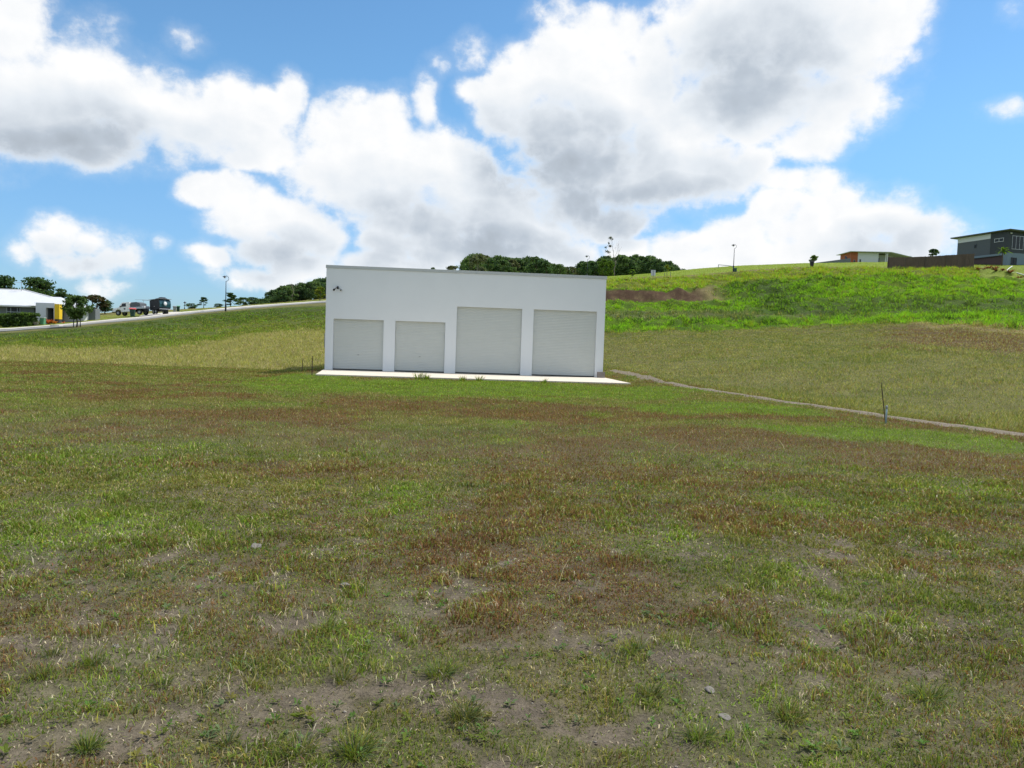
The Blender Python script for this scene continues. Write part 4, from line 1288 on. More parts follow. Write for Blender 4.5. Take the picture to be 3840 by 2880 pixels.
an = MB().tube([(ax, 111, RG - .3), (ax, 111, at_)], .03, 6); an.tube([(ax - .8, 111, at_), (ax + .25, 111, at_ + .02)], .025, 6)
for k in range(6): an.tube([(ax - .75 + k * .18, 110.7, at_), (ax - .75 + k * .18, 111.3, at_)], .014, 5)
an.build('antenna', M_grey, rf)


def leafy(name, label, cat, px, py, d, boxes, kind, leaf, n, seed, core=None, group=None):
    x, y, z = G(px, py, d)
    o = thing(name, label, cat, (x, y, z), 0, group)
    q_, idx, cc = leaf_cloud([b_[0] for b_ in boxes], [b_[1] for b_ in boxes], n, leaf, kind, seed, .85)
    f_ = big_mesh('foliage', q_, idx, cc, M_leaf); f_.parent = o
    if core: core.build('stem', M_bark, o)
    return o


cl = []
x0_, x1_ = hx(-150, 99.5), hx(138, 99.5); zb = P(70, 1220, 99.5)[2]
L_ = x1_ - x0_
rr_h = random.Random(3)
for k in range(170):
    cl.append(((rr_h.uniform(0, L_) , rr_h.uniform(-.45, .45), rr_h.uniform(-.15, 1.15) + .2 * (k % 5 == 0) * rr_h.random()), .40))
cl += [((q_, rr_h.uniform(-.4, .4), 1.32 + .12 * math.sin(q_ * .9)), .3) for q_ in np.linspace(0, L_, 40)]
hd = thing('hedge', 'long clipped dark green hedge in front of the white roofed house', 'hedge', (x0_, 99.5, zb))
q_, idx, cc = leaf_cloud([c_[0] for c_ in cl], [c_[1] for c_ in cl], 90, .13, GREENS['mid'] + GREENS['bright'][:1], 77)
f_ = big_mesh('foliage', q_, idx, cc, M_leaf); f_.parent = hd
mb = MB(); rr_h = random.Random(2)
for k in range(30): 
    bx_ = L_ * (k + .5) / 30
    mb.tube([(bx_, 0, -.6), (bx_ + .1, .05, .4), (bx_ + rr_h.uniform(-.3, .3), rr_h.uniform(-.2, .2), 1.1)], [.05, .04, .015], 6)
mb.build('stems', M_bark, hd)


def fanplant(name, label, cat, px, py, d, h, n, cols, seed, width=.12, group=None, upright=.6):
    x, y, z = G(px, py, d)
    o = thing(name, label, cat, (x, y, z - .02), 0, group)
    r = random.Random(seed); V = []; F = []; CC = []
    for k in range(n):
        a_ = r.uniform(0, 6.28); el = r.uniform(.25, 1.35) * upright + .15; ln_ = h * r.uniform(.7, 1.15)
        c = np.array(cols[r.randrange(len(cols))]) * r.uniform(.8, 1.2)
        px_, py_ = math.cos(a_), math.sin(a_); sx_, sy_ = -py_, px_
        for i, (f_, w_) in enumerate(((0, .5), (.35, 1), (.7, .8), (1, .05))):
            rad_ = ln_ * f_ * math.cos(el) ; zz = ln_ * (f_ * math.sin(el + .4) - .35 * f_ * f_)
            for sg in (-1, 1): V.append((px_ * rad_ + sx_ * sg * width * w_ / 2, py_ * rad_ + sy_ * sg * width * w_ / 2, max(zz, -.05))); CC.append(c)
        b_ = len(V) - 8
        for i in range(3): F.append((b_ + 2 * i, b_ + 2 * i + 1, b_ + 2 * i + 3, b_ + 2 * i + 2))
    f_ = big_mesh('leaves', np.array(V), np.array(F), np.array(CC), M_leaf); f_.parent = o
    MB().tube([(0, 0, -.1), (0, 0, h * .2)], [h * .06, h * .04], 7).build('stem', M_bark, o)
    return o


OR = [(.55, .14, .03), (.50, .20, .06), (.42, .09, .04)]
fanplant('bromeliad', 'large orange leaved plant beside the house entry', 'plant', 182, 1212, 101.3, 1.1, 34, OR, 1, .14, 'orange garden plants')
fanplant('bromeliad', 'small yellow orange plant at the foot of the yellow pillar', 'plant', 205, 1211, 101.5, .65, 22, [(.62, .28, .04), (.55, .2, .05)], 2, .1, 'orange garden plants')
fanplant('bromeliad', 'low pinkish plant right of the yellow pillar', 'plant', 237, 1206, 101.8, .45, 18, [(.5, .25, .18), (.5, .18, .1)], 3, .08, 'orange garden plants')
fanplant('garden_shrub', 'sparse pale shrub at the end of the hedge', 'shrub', 150, 1214, 100.8, 1.0, 26, [(.2, .2, .1), (.3, .28, .18), (.1, .12, .05)], 4, .08)
x, y, z = G(161, 1215, 100.4)
o = thing('garden_bin', 'pale green plastic bin standing by the end of the hedge', 'bin', (x, y, z))
MB().prism([(-.22, 0), (.22, 0), (.28, .82), (-.28, .82)], 1, -.25, .25).build('bin_body', M_lightgreen, o, bevel=.02)
MB().box(-.32, .32, -.28, .28, .822, .90).build('lid', mat('pale_lid', (.5, .58, .5), .5), o, bevel=.02)
x, y, z = G(133, 1219, 99.3)
o = thing('garden_pot', 'squat dark pot at the corner of the hedge', 'pot', (x, y, z))
MB().lathe([(.16, 0), (.24, .2), (.27, .38), (.29, .40), (.29, .44), (.24, .44), (.22, .36)], n=16).build('pot_body', M_stone, o, smooth=True)
MB().lathe([(.225, .36), (.05, .38)], n=12).build('soil', M_bark, o)
x, y, z = G(214, 1230, 93)
o = thing('service_lid', 'white concrete service pit lid beside the road', 'pit lid', (x, y, z + .16))
MB().box(-.55, .55, -.5, .5, -.1, .03).build('frame', M_kerb, o, bevel=.01); MB().box(-.48, .48, -.43, .43, .031, .06).build('lid', M_white, o, bevel=.01)

# ------------------------------------------------------------------ two-storey house (right)
cx0, cy0 = P(3775, 994, 150)[0], 150.0
hz2 = P(3790, 995, 150)[2] - .3
h2 = thing('two_storey_house', 'charcoal two storey house with a thin skillion roof at the right edge', 'house', (cx0, cy0, hz2), R(15))
# local: -x side face runs along +y (the left face), the right face along +x
Lf, Rf = 12.0, 13.0
z1 = P(3790, 947, 150)[2] - hz2; zt2 = P(3776, 866, 150)[2] - hz2
MB().box(.0, Rf, .0, .3, -1.5, z1).build('lower_wall', M_bluewall, h2)
MB().box(0, .3, .3, 1.0, -1.5, z1 - .4).build('lower_column', M_bluewall, h2)
MB().box(0, .3, 9.0, Lf, -1.5, z1 - .4).build('lower_side_wall', M_bluewall, h2)
MB().box(0, .3, .3, Lf, z1 - .398, z1).build('floor_beam', M_bluewall, h2)
MB().box(.35, .45, 1.0, 9.0, -1.5, z1 - .4).build('garage_door', M_garage, h2)
MB().box(-.02, Rf, -.02, 4.0, z1 + .002, zt2).build('upper_wall', M_darkclad, h2)
MB().box(.03, Rf, 4.003, Lf, z1 + .002, zt2 - .95).build('upper_side_wall', M_midclad, h2)
MB().box(.02, Rf, 4.003, Lf, zt2 - .948, zt2).build('upper_band', M_wallwhite, h2)
mb = MB(); mb.add([(-.5, -.8, zt2 + .05), (Rf + 1, -1.0, zt2 - .35), (Rf + 1, Lf + 1.2, zt2 - .35), (-.7, Lf + 1.2, zt2 + .05), (-.7, -1.0, zt2 + .27), (Rf + 1, -1.0, zt2 - .13), (Rf + 1, Lf + 1.2, zt2 - .13), (-.7, Lf + 1.2, zt2 + .27)],
                  [(3, 2, 1, 0), (4, 5, 6, 7), (0, 1, 5, 4), (1, 2, 6, 5), (2, 3, 7, 6), (3, 0, 4, 7)])
mb.build('roof', mat('dark_roof_sheet', (.10, .11, .12), .6), h2)


def win(parent, pts, name='window', axis='x', frame=M_wallwhite, panes=1):
    (a0, a1, w0, w1, off) = pts
    B = (lambda m_, p0, p1, q0, q1, o0, o1: m_.box(p0, p1, o0, o1, q0, q1)) if axis == 'x' else (lambda m_, p0, p1, q0, q1, o0, o1: m_.box(o0, o1, p0, p1, q0, q1))
    mb = MB(); B(mb, a0, a1, w0, w1, off - .035, off - .004)
    w_ = mb.build(name, M_glass, parent)
    mb = MB(); th_ = .07
    B(mb, a0 - th_, a1 + th_, w1, w1 + th_, off - .07, off - .004); B(mb, a0 - th_, a1 + th_, w0 - th_, w0, off - .07, off - .004)
    for k in range(panes + 1):
        c_ = a0 + (a1 - a0) * k / panes
        B(mb, c_ - th_ / 2, c_ + th_ / 2, w0, w1, off - .072, off - .036)
    mb.build('window_frame', frame, w_)
    return w_


win(h2, (.9, 3.5, z1 + .75, z1 + 3.15, -.02), panes=3, frame=M_galv)
win(h2, (.9, 2.2, .55, 1.75, 0.0), panes=2, frame=M_darkclad)
win(h2, (1.0, 3.0, zt2 - 1.75, zt2 - 1.2, -.02), axis='y', panes=2, frame=M_wallwhite)
win(h2, (7.3, 7.7, zt2 - 2.3, zt2 - 1.8, .03), axis='y', frame=M_darkclad)
mb = MB(); mb.box(.35, .75, -.14, -.024, zt2 - .45, zt2 - .3); mb.build('security_camera', M_white, h2)
# palm / frangipani in front of the corner
x, y, z = G(3757, 990, 146)
pm = thing('palm', 'small leafy palm in front of the corner of the two storey house', 'palm', (x, y, z))
ph = P(3757, 940, 146)[2] - z
MB().tube([(0, 0, -.4), (.05, 0, ph * .5), (0, 0, ph)], [.13, .10, .07], 8).build('trunk', M_bark, pm, smooth=True)
V = []; F = []; CC = []; r_ = random.Random(6)
for k in range(22):
    a_ = r_.uniform(0, 6.28); el = r_.uniform(-.2, 1.2); ln_ = r_.uniform(1.1, 1.9); c = np.array(GREENS['bright'][k % 3]) * r_.uniform(.7, 1.2)
    ca, sa = math.cos(a_), math.sin(a_)
    for i in range(6):
        f_ = i / 5; rad_ = ln_ * f_ * math.cos(el * .7); zz = ph + ln_ * (f_ * math.sin(el) - .45 * f_ * f_)
        w_ = .36 * math.sin(math.pi * (.12 + .85 * f_))
        for sg in (-1, 1): V.append((ca * rad_ - sa * sg * w_ / 2, sa * rad_ + ca * sg * w_ / 2, zz - .12 * abs(w_))); CC.append(c)
    b_ = len(V) - 12
    for i in range(5): F.append((b_ + 2 * i, b_ + 2 * i + 1, b_ + 2 * i + 3, b_ + 2 * i + 2))
f_ = big_mesh('fronds', np.array(V), np.array(F), np.array(CC), M_leaf); f_.parent = pm
RD = [(.22, .075, .045), (.28, .12, .07), (.16, .05, .04), (.30, .17, .10)]
for k, (px_, py_, h_, lab) in enumerate([(3668, 996, .7, 'small red plant at the right end of the brushwood fence'), (3692, 988, .7, 'low red plant before the dark garage door'), (3707, 994, 1.15, 'largest red leaved plant on the slope below the garage'),
                                         (3732, 998, 1.0, 'tall red brown plant below the middle of the garage door'), (3757, 1001, .95, 'broad red plant just left of the white edging corner'), (3761, 1008, .5, 'tiny red plant below the broad red one'),
                                         (3789, 1012, .9, 'red plant in front of the white edging on the lawn'), (3735, 1006, .5, 'tiny dark red plant beneath the tall red brown one'), (3823, 1022, .7, 'last red plant beside the white edging near the picture edge')]):
    fanplant('red_cordyline', lab, 'plant', px_, py_, 136 - max(0, (py_ - 990)) * .3, h_ * 1.15, 46, RD, 20 + k, .13, 'red leaved plants below the two storey house')
# white garden edging
e_ = [G(3796, 995, 139), G(3777, 1003, 134), G(3805, 1012, 131), G(3840, 1024, 127), G(3900, 1040, 123)]
o = thing('garden_edging', 'thin white edging line around the lawn of the two storey house', 'edging', e_[0])
for k in range(len(e_) - 1):
    a_, b_ = e_[k], e_[k + 1]
    MB().tube([(a_[0] - e_[0][0], a_[1] - e_[0][1], a_[2] - e_[0][2] + .12), ((a_[0] + b_[0]) / 2 - e_[0][0], (a_[1] + b_[1]) / 2 - e_[0][1], Hs((a_[0] + b_[0]) / 2, (a_[1] + b_[1]) / 2) - e_[0][2] + .12), (b_[0] - e_[0][0], b_[1] - e_[0][1], b_[2] - e_[0][2] + .12)], .07, 6).build('edging_board', M_white, o)

# ------------------------------------------------------------------ brushwood fence
fp = [(3330, 964, 1000, 139), (3395, 965, 1006, 136), (3470, 962, 1006, 136.5), (3550, 957, 1006, 137), (3655, 951, 1010, 138)]
fpt = [(P(a_, b0, d_), P(a_, b1, d_)) for a_, b0, b1, d_ in fp]
org = fpt[0][1]
fen = thing('brushwood_fence', 'dark brown brushwood fence along the brow left of the two storey house', 'fence', tuple(org))
rf_ = random.Random(5)
for k in range(len(fpt) - 1):
    (t0_, b0_), (t1_, b1_) = fpt[k], fpt[k + 1]
    mb = MB(); n = int(np.hypot(*(t1_ - t0_)[:2]) / .07)
    for i in range(n):
        f0 = i / n; f1 = (i + .98) / n
        pa_ = t0_ + (t1_ - t0_) * f0 - org; pb_ = t0_ + (t1_ - t0_) * f1 - org
        ga = min(Hs(*(pa_ + org)[:2]), (b0_ + (b1_ - b0_) * f0)[2]) - org[2] - .4
        j = rf_.uniform(-.03, .03); dz_ = rf_.uniform(-.05, .04)
        mb.add([(pa_[0], pa_[1] + j, ga), (pb_[0], pb_[1] + j, ga), (pb_[0], pb_[1] + j, pb_[2] + dz_), (pa_[0], pa_[1] + j, pa_[2] + dz_),
                (pa_[0], pa_[1] + j + .06, ga), (pb_[0], pb_[1] + j + .06, ga), (pb_[0], pb_[1] + j + .06, pb_[2] + dz_), (pa_[0], pa_[1] + j + .06, pa_[2] + dz_)],
               [(0, 1, 2, 3), (5, 4, 7, 6), (3, 2, 6, 7), (0, 3, 7, 4), (1, 5, 6, 2)])
    pn = mb.build('fence_panel', M_reed, fen)
    c0 = t0_ - org
    MB().box(c0[0] - .06, c0[0] + .06, c0[1] - .12, c0[1] - .05, c0[2] - 2.4, c0[2] + .04).build('post', M_bark, fen)

# ------------------------------------------------------------------ white and orange house on the brow
hy = 181.0
h3z = P(3250, 984, hy)[2] - .6
h3 = thing('hilltop_house', 'white flat roofed house with an orange end wall on the brow', 'house', (0, 0, h3z))
X3 = lambda px, d=hy: P(px, 960, d)[0]
rt3 = P(3240, 946, hy)[2] - h3z
MB().box(X3(3192), X3(3217), hy, hy + 6, -1.5, rt3 - .05).build('orange_wall', M_orange, h3)
MB().box(X3(3217) + .003, X3(3295), hy + .02, hy + 6, -1.5, rt3 - .05).build('white_wall', M_wallwhite, h3)
MB().box(X3(3295) + .003, X3(3440), hy + 2.6, hy + 6, -1.5, rt3 - .15).build('patio_wall', M_wallwhite, h3)
xk = X3(3335)
dr3 = P(3440, 964, hy)[2] - P(3440, 944, hy)[2]
mb = MB(); e0_, e1_ = X3(3182), X3(3440)
for (a_, za, b_, zb_) in ((e0_, 0, xk, .12), (xk, .12, e1_, .12 - 1.3)):
    mb.add([(a_, hy - 1, rt3 + za - .04), (b_, hy - 1, rt3 + zb_ - .04), (b_, hy + 7, rt3 + zb_ - .04), (a_, hy + 7, rt3 + za - .04), (a_, hy - 1, rt3 + za + .06), (b_, hy - 1, rt3 + zb_ + .06), (b_, hy + 7, rt3 + zb_ + .06), (a_, hy + 7, rt3 + za + .06)],
           [(3, 2, 1, 0), (4, 5, 6, 7), (0, 1, 5, 4), (2, 3, 7, 6), (3, 0, 4, 7), (1, 2, 6, 5)])
mb.build('roof', M_roofw, h3)
for q_ in (3318, 3324):
    MB().tube([(X3(q_), hy - .4, -1.5), (X3(q_ + 1.5), hy - .4, rt3)], .09, 8).build('patio_post', M_white, h3)
win(h3, (X3(3311), X3(3317), .6, 1.9, hy + 2.6), panes=1, frame=M_grey)
win(h3, (X3(3224), X3(3229), .4, 1.2, hy + .02), panes=1, frame=M_grey)
win(h3, (X3(3202), X3(3207), .4, 1.0, hy), panes=1, frame=M_grey)
# retaining wall / low fence left of it and a dish
a0 = P(3060, 985, 174); a1 = P(3190, 968, 178); a2 = P(3190, 984, 178)
o = thing('paling_fence', 'long low grey fence sloping up to the orange end wall', 'fence', tuple(a0))
mb = MB(); n = 60
for i in range(n):
    f_ = i / n; p_ = (a1 - a0) * f_; w_ = (a1[0] - a0[0]) / n * .94
    g_z = Hs(p_[0] + a0[0], p_[1] + a0[1]) - a0[2] - .4
    mb.box(p_[0], p_[0] + w_, p_[1] - .03 + .02 * (i % 2), p_[1] + .02 + .02 * (i % 2), min(g_z, p_[2] - .3), p_[2])
mb.build('paling_panel', M_wallgrey, o)
MB().tube([(0, .09, -.1), tuple(np.array(a1 - a0) + np.array([0, .09, -.25]))], .05, 6).build('rail', M_galv, o)
x, y, z = P(3170, 972, 180)
o = thing('satellite_dish', 'small dark dish on a short pole above the low grey fence', 'dish', (x, y, z))
MB().tube([(0, 0, -2.2), (0, 0, .2)], .05, 6).build('pole', M_grey, o)
dsh = MB().lathe([(.02, .0), (.25, .04), (.42, .12), (.46, .18), (.42, .16), (.2, .07)], n=18).build('reflector', M_darkmetal, o, smooth=True)
dsh.rotation_euler = (R(70), 0, R(40)); dsh.location = (0, 0, .28)

# ------------------------------------------------------------------ stones and tufts on the near field
ST_ = [((1300, 2200), .10), ((1635, 2050), .12), ((1050, 2240), .10), ((430, 2425), .06), ((400, 2405), .05), ((3310, 2297), .07), ((2715, 2690), .07), ((1530, 2475), .06), ((405, 2625), .05), ((2350, 2520), .07), ((2660, 2590), .08), ((1005, 2370), .05), ((1090, 2230), .06), ((960, 2052), .13)]
SLAB = ['flat pale stone in the mid field grass', 'pale stone beside the brown grass patch', 'light grey flat stone left of the brown patch', 'pale rounded pebble on the bare soil at far left', 'grey pebble beside the pale rounded one at far left', 'small grey stone in the green grass at right',
        'grey pebble on the bare soil at lower right', 'pale stone near the bushy tuft in the middle', 'ochre pebble on the soil at lower left', 'flat stone among the thin grass in the lower middle', 'ochre stone near the red leaf, lower right', 'tiny pale stone left of the middle tuft', 'pale chip next to the light grey flat stone', 'flat whitish stone at the upper left of the brown patch']
for k, (((px_, py_), s_), lab) in enumerate(zip(ST_, SLAB)):
    if k in (1, 2, 4, 7, 9, 11, 12): continue
    x, y = spot(px_, py_); z = Hs(x, y)
    import bmesh
    bm = bmesh.new(); bmesh.ops.create_icosphere(bm, subdivisions=3, radius=1)
    r_ = np.random.default_rng(k + 50); ax = r_.normal(size=(5, 3)); am = r_.random(5) * .25
    for v_ in bm.verts:
        p_ = np.array(v_.co); f_ = 1 + sum(a_ * math.sin(2.1 * float(p_ @ w_)) for a_, w_ in zip(am, ax))
        v_.co = Vector((p_[0] * f_ * s_ * .40, p_[1] * f_ * s_ * .28, p_[2] * f_ * s_ * .13))
    me = bpy.data.meshes.new('stone'); bm.to_mesh(me); bm.free(); me.materials.append(M_stone)
    o = bpy.data.objects.new('stone', me); COL.objects.link(o); o.location = (x, y, z + s_ * .05); o.rotation_euler = (0, 0, r_.random() * 6)
    tag(o, lab, 'stone', 'loose stones on the field')


def tuft(label, px, py, h, n, cols, seed, spread=.9, wid=.006):
    x, y = spot(px, py)
    r = np.random.default_rng(seed); V = []; F = []; CC = []
    for k in range(n):
        a_ = r.random() * 6.28; br = r.random() ** .7 * h * .55; ln_ = h * (.55 + .6 * r.random()); le = spread * (.25 + .75 * r.random())
        bx_, by_ = math.cos(a_) * br, math.sin(a_) * br; a2 = a_ + r.normal() * .5
        z0 = Hs(x + bx_, y + by_)
        c = np.array(cols[r.integers(len(cols))]) * (.7 + .55 * r.random())
        sx_, sy_ = -math.sin(a2 + .6), math.cos(a2 + .6)
        pos = np.array([bx_, by_, 0.]); el = le * .3
        for i in range(5):
            w_ = wid * (1, 1, .85, .55, .08)[i]
            for sg in (-1, 1): V.append((pos[0] + sx_ * sg * w_ / 2, pos[1] + sy_ * sg * w_ / 2, pos[2] + z0)); CC.append(c)
            el = min(el + le * .3, 1.75)
            pos = pos + np.array([math.cos(a2) * math.sin(el), math.sin(a2) * math.sin(el), math.cos(el)]) * ln_ / 4
        b_ = len(V) - 10
        for i in range(4): F.append((b_ + 2 * i, b_ + 2 * i + 1, b_ + 2 * i + 3, b_ + 2 * i + 2))
    V = np.array(V); V[:, 2] -= Hs(x, y)
    o = big_mesh('grass_tuft', V, np.array(F), np.array(CC), M_grass)
    o.location = (x, y, Hs(x, y))
    return tag(o, label, 'grass tuft', 'coarse grass tufts on the near field')


gA = [pal['green'], pal['blue'], pal['olive'], pal['green'] * 1.3]; gB = [pal['straw'], pal['yellow'], pal['straw'] * 1.2, pal['olive']]; gC = [pal['green'] * .8, pal['olive'], pal['dry'] * .7, pal['blue']]
TF = [('bushy bright green tuft left of the middle foreground', 1650, 2535, .17, 260, gA), ('wide grey green tuft in the lower middle', 1740, 2700, .16, 240, gC), ('green tuft with long stems at the upper middle left', 1225, 2370, .17, 220, gA),
      ('straw coloured dead tuft on the bare soil', 955, 2575, .10, 90, gB), ('blue green tuft left of the dark patch', 1290, 2555, .14, 170, gC), ('dark green tuft on the left soil', 350, 2490, .13, 180, gA), ('flat rosette of grass on the far left soil', 190, 2460, .12, 120, gC),
      ('deep green tuft at the lower right on bare soil', 2620, 2775, .15, 240, gA), ('pale wispy tuft at the lower left edge of the thick grass', 1120, 2830, .16, 260, gC), ('thick green tuft at the bottom centre left', 1330, 2830, .17, 380, gA),
      ('small green tuft in the bare strip at left', 610, 2570, .10, 120, gA), ('blue green tuft among brown grass at right', 2440, 2610, .13, 180, gC), ('bright tuft at the right edge of the soil patch', 2370, 2450, .14, 170, gA), ('green clump at the far left bottom', 330, 2810, .12, 300, gA),
      ('leafy weed clump on the lower left soil', 850, 2790, .10, 200, gC), ('olive tuft at the left edge of the field', 160, 2540, .12, 150, gA), ('tall green clump at the lower right grass', 3480, 2620, .17, 260, gA), ('dark tuft at the right of the bottom edge', 2960, 2700, .15, 260, gC)]
for k, (lab, px_, py_, h_, n_, c_) in enumerate(TF):
    tuft(lab, px_, py_, h_ * .66, int(n_ * .5), c_, 200 + k, 1.5, .004)
for k, (px_, py_, h_, lab) in enumerate([(1568, 1417, .42, 'tall green grass sprouting over the front edge of the pad, farthest left'), (1600, 1418, .30, 'shorter sprout of grass on the pad edge beside the farthest left one'), (1735, 1424, .26, 'grass sprout at the middle of the pad edge'),
                                         (1800, 1426, .30, 'grass sprout on the pad edge below the third door'), (2040, 1434, .24, 'small grass sprout on the pad edge below the fourth door')]):
    tuft(lab, px_, py_ + 4, h_, 46, [pal['lush'] * .8, pal['yellow'], pal['green']], 300 + k, .8, .022)
# pebbles and crumbs of soil
n = 2600
d_ = 2.4 * (11 / 2.4) ** rng.random(n); t_ = (rng.random(n) * 2 - 1) * .74
x_, y_ = t_ * d_, d_
Wp, _, _, _ = cover(x_, y_)
kp = rng.random(n) < Wp[:, IS] * 1.3
x_, y_ = x_[kp], y_[kp]; n = len(x_)
sz = .003 + .009 * rng.random(n) ** 3
base = np.array([(1, 0, 0), (-1, 0, 0), (0, 1, 0), (0, -1, 0), (0, 0, 1), (0, 0, -1)]) * np.array([1, .8, .55])
tri = np.array([(0, 2, 4), (2, 1, 4), (1, 3, 4), (3, 0, 4), (2, 0, 5), (1, 2, 5), (3, 1, 5), (0, 3, 5)])
jit = 1 + (rng.random((n, 6, 1)) - .5) * .7
v_ = base[None] * jit * sz[:, None, None] + np.stack([x_, y_, H(x_, y_) + sz * .2], -1)[:, None]
tr_ = (np.arange(n) * 6)[:, None, None] + tri[None]
cc = np.where(rng.random((n, 1)) < .5, np.array([[.30, .27, .23]]), np.array([[.12, .09, .075]])) * (.6 + .8 * rng.random((n, 1)))
pb_ = big_mesh('gravel', v_.reshape(-1, 3), tr_.reshape(-1, 3), np.repeat(cc, 6, 0), mg)
tag(pb_, 'scattered pebbles and crumbs on the bare soil', 'pebbles', kind='stuff')

# ------------------------------------------------------------------ sky and sun
SUN = Vector((3.2, 1.45, 5.85)).normalized()
sel = math.asin(SUN.z); saz = math.atan2(SUN.x, SUN.y)
ld = bpy.data.lights.new('sun', 'SUN'); ld.energy = 4.8; ld.angle = R(.53); ld.color = (1, .955, .89)
lo = bpy.data.objects.new('sun', ld); COL.objects.link(lo)
lo.rotation_euler = SUN.to_track_quat('Z', 'Y').to_euler(); lo.location = (30, 10, 60)

w = bpy.data.worlds.new('World'); C.world = w; w.use_nodes = True
t = NT(w.node_tree)
bg = t.n['Background']
sky = t.node('ShaderNodeTexSky'); sky.sky_type = 'NISHITA'; sky.sun_disc = False
sky.sun_elevation = sel; sky.sun_rotation = saz; sky.air_density = 1.0; sky.dust_density = .3; sky.ozone_density = 1.0
dirv = t.node('ShaderNodeTexCoord').outputs['Generated']
sp = t.node('ShaderNodeSeparateXYZ'); t.l.new(dirv, sp.inputs[0])
az = t.math('ARCTAN2', sp.outputs[0], sp.outputs[1]); el = t.math('ARCSINE', sp.outputs[2])
cb = t.node('ShaderNodeCombineXYZ'); t.l.new(az, cb.inputs[0]); t.l.new(el, cb.inputs[1])
Pv = cb.outputs[0]
def n2(vec, scale, detail, rough, dist=0):
    nd = t.noise(vec, scale, detail, rough, dist=dist); nd.noise_dimensions = '2D'
    return nd


# warp
wn_ = n2(Pv, 6, 2, .55)
wc_ = t.vmath('SUBTRACT', wn_.outputs['Color'], (.5, .5, .5))
warp = t.vmath('MULTIPLY_ADD', wc_, (.045, .035, 0), Pv)


def ae(px, py):
    v_ = ray(px, py); v_ = v_ / np.linalg.norm(v_)
    return math.atan2(v_[0], v_[1]), math.asin(v_[2])


def blobfield(src, blobs, weight=False):
    cur = None
    for b_ in blobs:
        px, py, rx, ry = b_[:4]
        a0, e0 = ae(px, py); a1, _ = ae(px + rx, py); _, e1 = ae(px, py - ry)
        ra, re = abs(a1 - a0), abs(e1 - e0)
        v_ = t.vmath('MULTIPLY_ADD', src, (1 / ra, 1 / re, 0), (-a0 / ra, -e0 / re, 0))
        d2 = t.vmath('DOT_PRODUCT', v_, v_)
        k = b_[4] if len(b_) > 4 else 1.0
        if weight:   # soft bump of height k
            val = t.math('MULTIPLY', t.math('MAXIMUM', t.math('SUBTRACT', 1, d2), 0), k * .85)
            cur = val if cur is None else t.math('ADD', cur, val)
        else:
            if k != 1: d2 = t.math('ADD', d2, 1 - k)
            cur = d2 if cur is None else t.math('SMOOTH_MIN', cur, d2, .35)
    return cur if weight else t.math('SUBTRACT', 1.0, cur)


CL = [(20, 100, 190, 200), (60, 350, 400, 240), (330, 330, 200, 200), (500, 400, 220, 180), (250, 520, 330, 110), (640, 440, 200, 160), (760, 490, 170, 130), (870, 400, 110, 120), (930, 510, 200, 110), (1085, 370, 65, 110), (1010, 430, 110, 100), (1050, 570, 130, 80), (1000, 600, 180, 60), (330, 590, 110, 60),
      (1300, 520, 150, 150), (1420, 460, 140, 120), (1250, 650, 200, 120), (1500, 600, 250, 170), (1590, 400, 60, 90), (1650, 620, 200, 120), (1750, 720, 220, 150), (1450, 740, 220, 110), (1600, 840, 300, 100), (1850, 820, 250, 150), (2000, 880, 200, 140), (2080, 960, 150, 90), (1780, 940, 350, 90),
      (760, 720, 100, 65), (870, 720, 130, 70), (980, 800, 150, 95), (860, 830, 120, 80), (1120, 860, 150, 95), (1230, 920, 100, 100), (1000, 930, 200, 80), (760, 960, 90, 50), (1150, 1000, 180, 60), (950, 1030, 180, 50, .75), (1480, 930, 140, 70), (1420, 1000, 200, 60),
      (250, 860, 110, 65, .62), (330, 900, 150, 85, .62), (200, 930, 120, 75, .62), (430, 970, 100, 75, .62), (300, 1010, 180, 65, .62), (380, 1085, 110, 50, .3), (90, 960, 70, 70, .5), (585, 925, 50, 46, .05),
      (2060, 260, 150, 120), (2230, 150, 130, 120), (2320, 130, 110, 100), (2440, 180, 120, 90), (2100, 300, 220, 140), (2300, 320, 280, 200), (1795, 340, 75, 60, .9), (1870, 420, 90, 100), (1950, 330, 120, 100), (2050, 500, 180, 150), (2200, 600, 290, 160), (2090, 660, 150, 140), (2150, 770, 170, 110), (2330, 820, 160, 70), (2400, 700, 300, 100), (2500, 560, 260, 200), (2650, 660, 260, 140),
      (2700, 100, 260, 250), (2950, 100, 350, 280), (3200, 120, 230, 260), (3370, 40, 120, 150), (2850, 350, 350, 190), (3150, 390, 200, 140), (3080, 530, 170, 100), (2850, 490, 150, 80, .9), (2620, 470, 170, 130), (2830, 430, 200, 120), (2230, 440, 200, 130), (2450, 300, 160, 150), (2820, 620, 140, 80),
      (2380, 930, 100, 60), (2560, 930, 130, 70), (2750, 900, 180, 85), (2900, 800, 120, 90), (3100, 710, 110, 85), (3130, 830, 200, 120), (3350, 830, 150, 95), (3450, 900, 180, 100), (3100, 960, 420, 90), (2700, 990, 420, 60), (2930, 690, 130, 60, .9), (2930, 880, 100, 70),
      (3800, 410, 120, 50, .05), (3790, 900, 90, 50, .3), (710, 150, 110, 80, -.32), (1770, 190, 100, 110, -.12), (1640, 240, 90, 70, -.25), (1590, 290, 60, 60, -.15), (2080, 60, 110, 80, .0), (3620, 860, 70, 60, .1), (3800, 20, 90, 80, .0)]
F = blobfield(warp, CL)
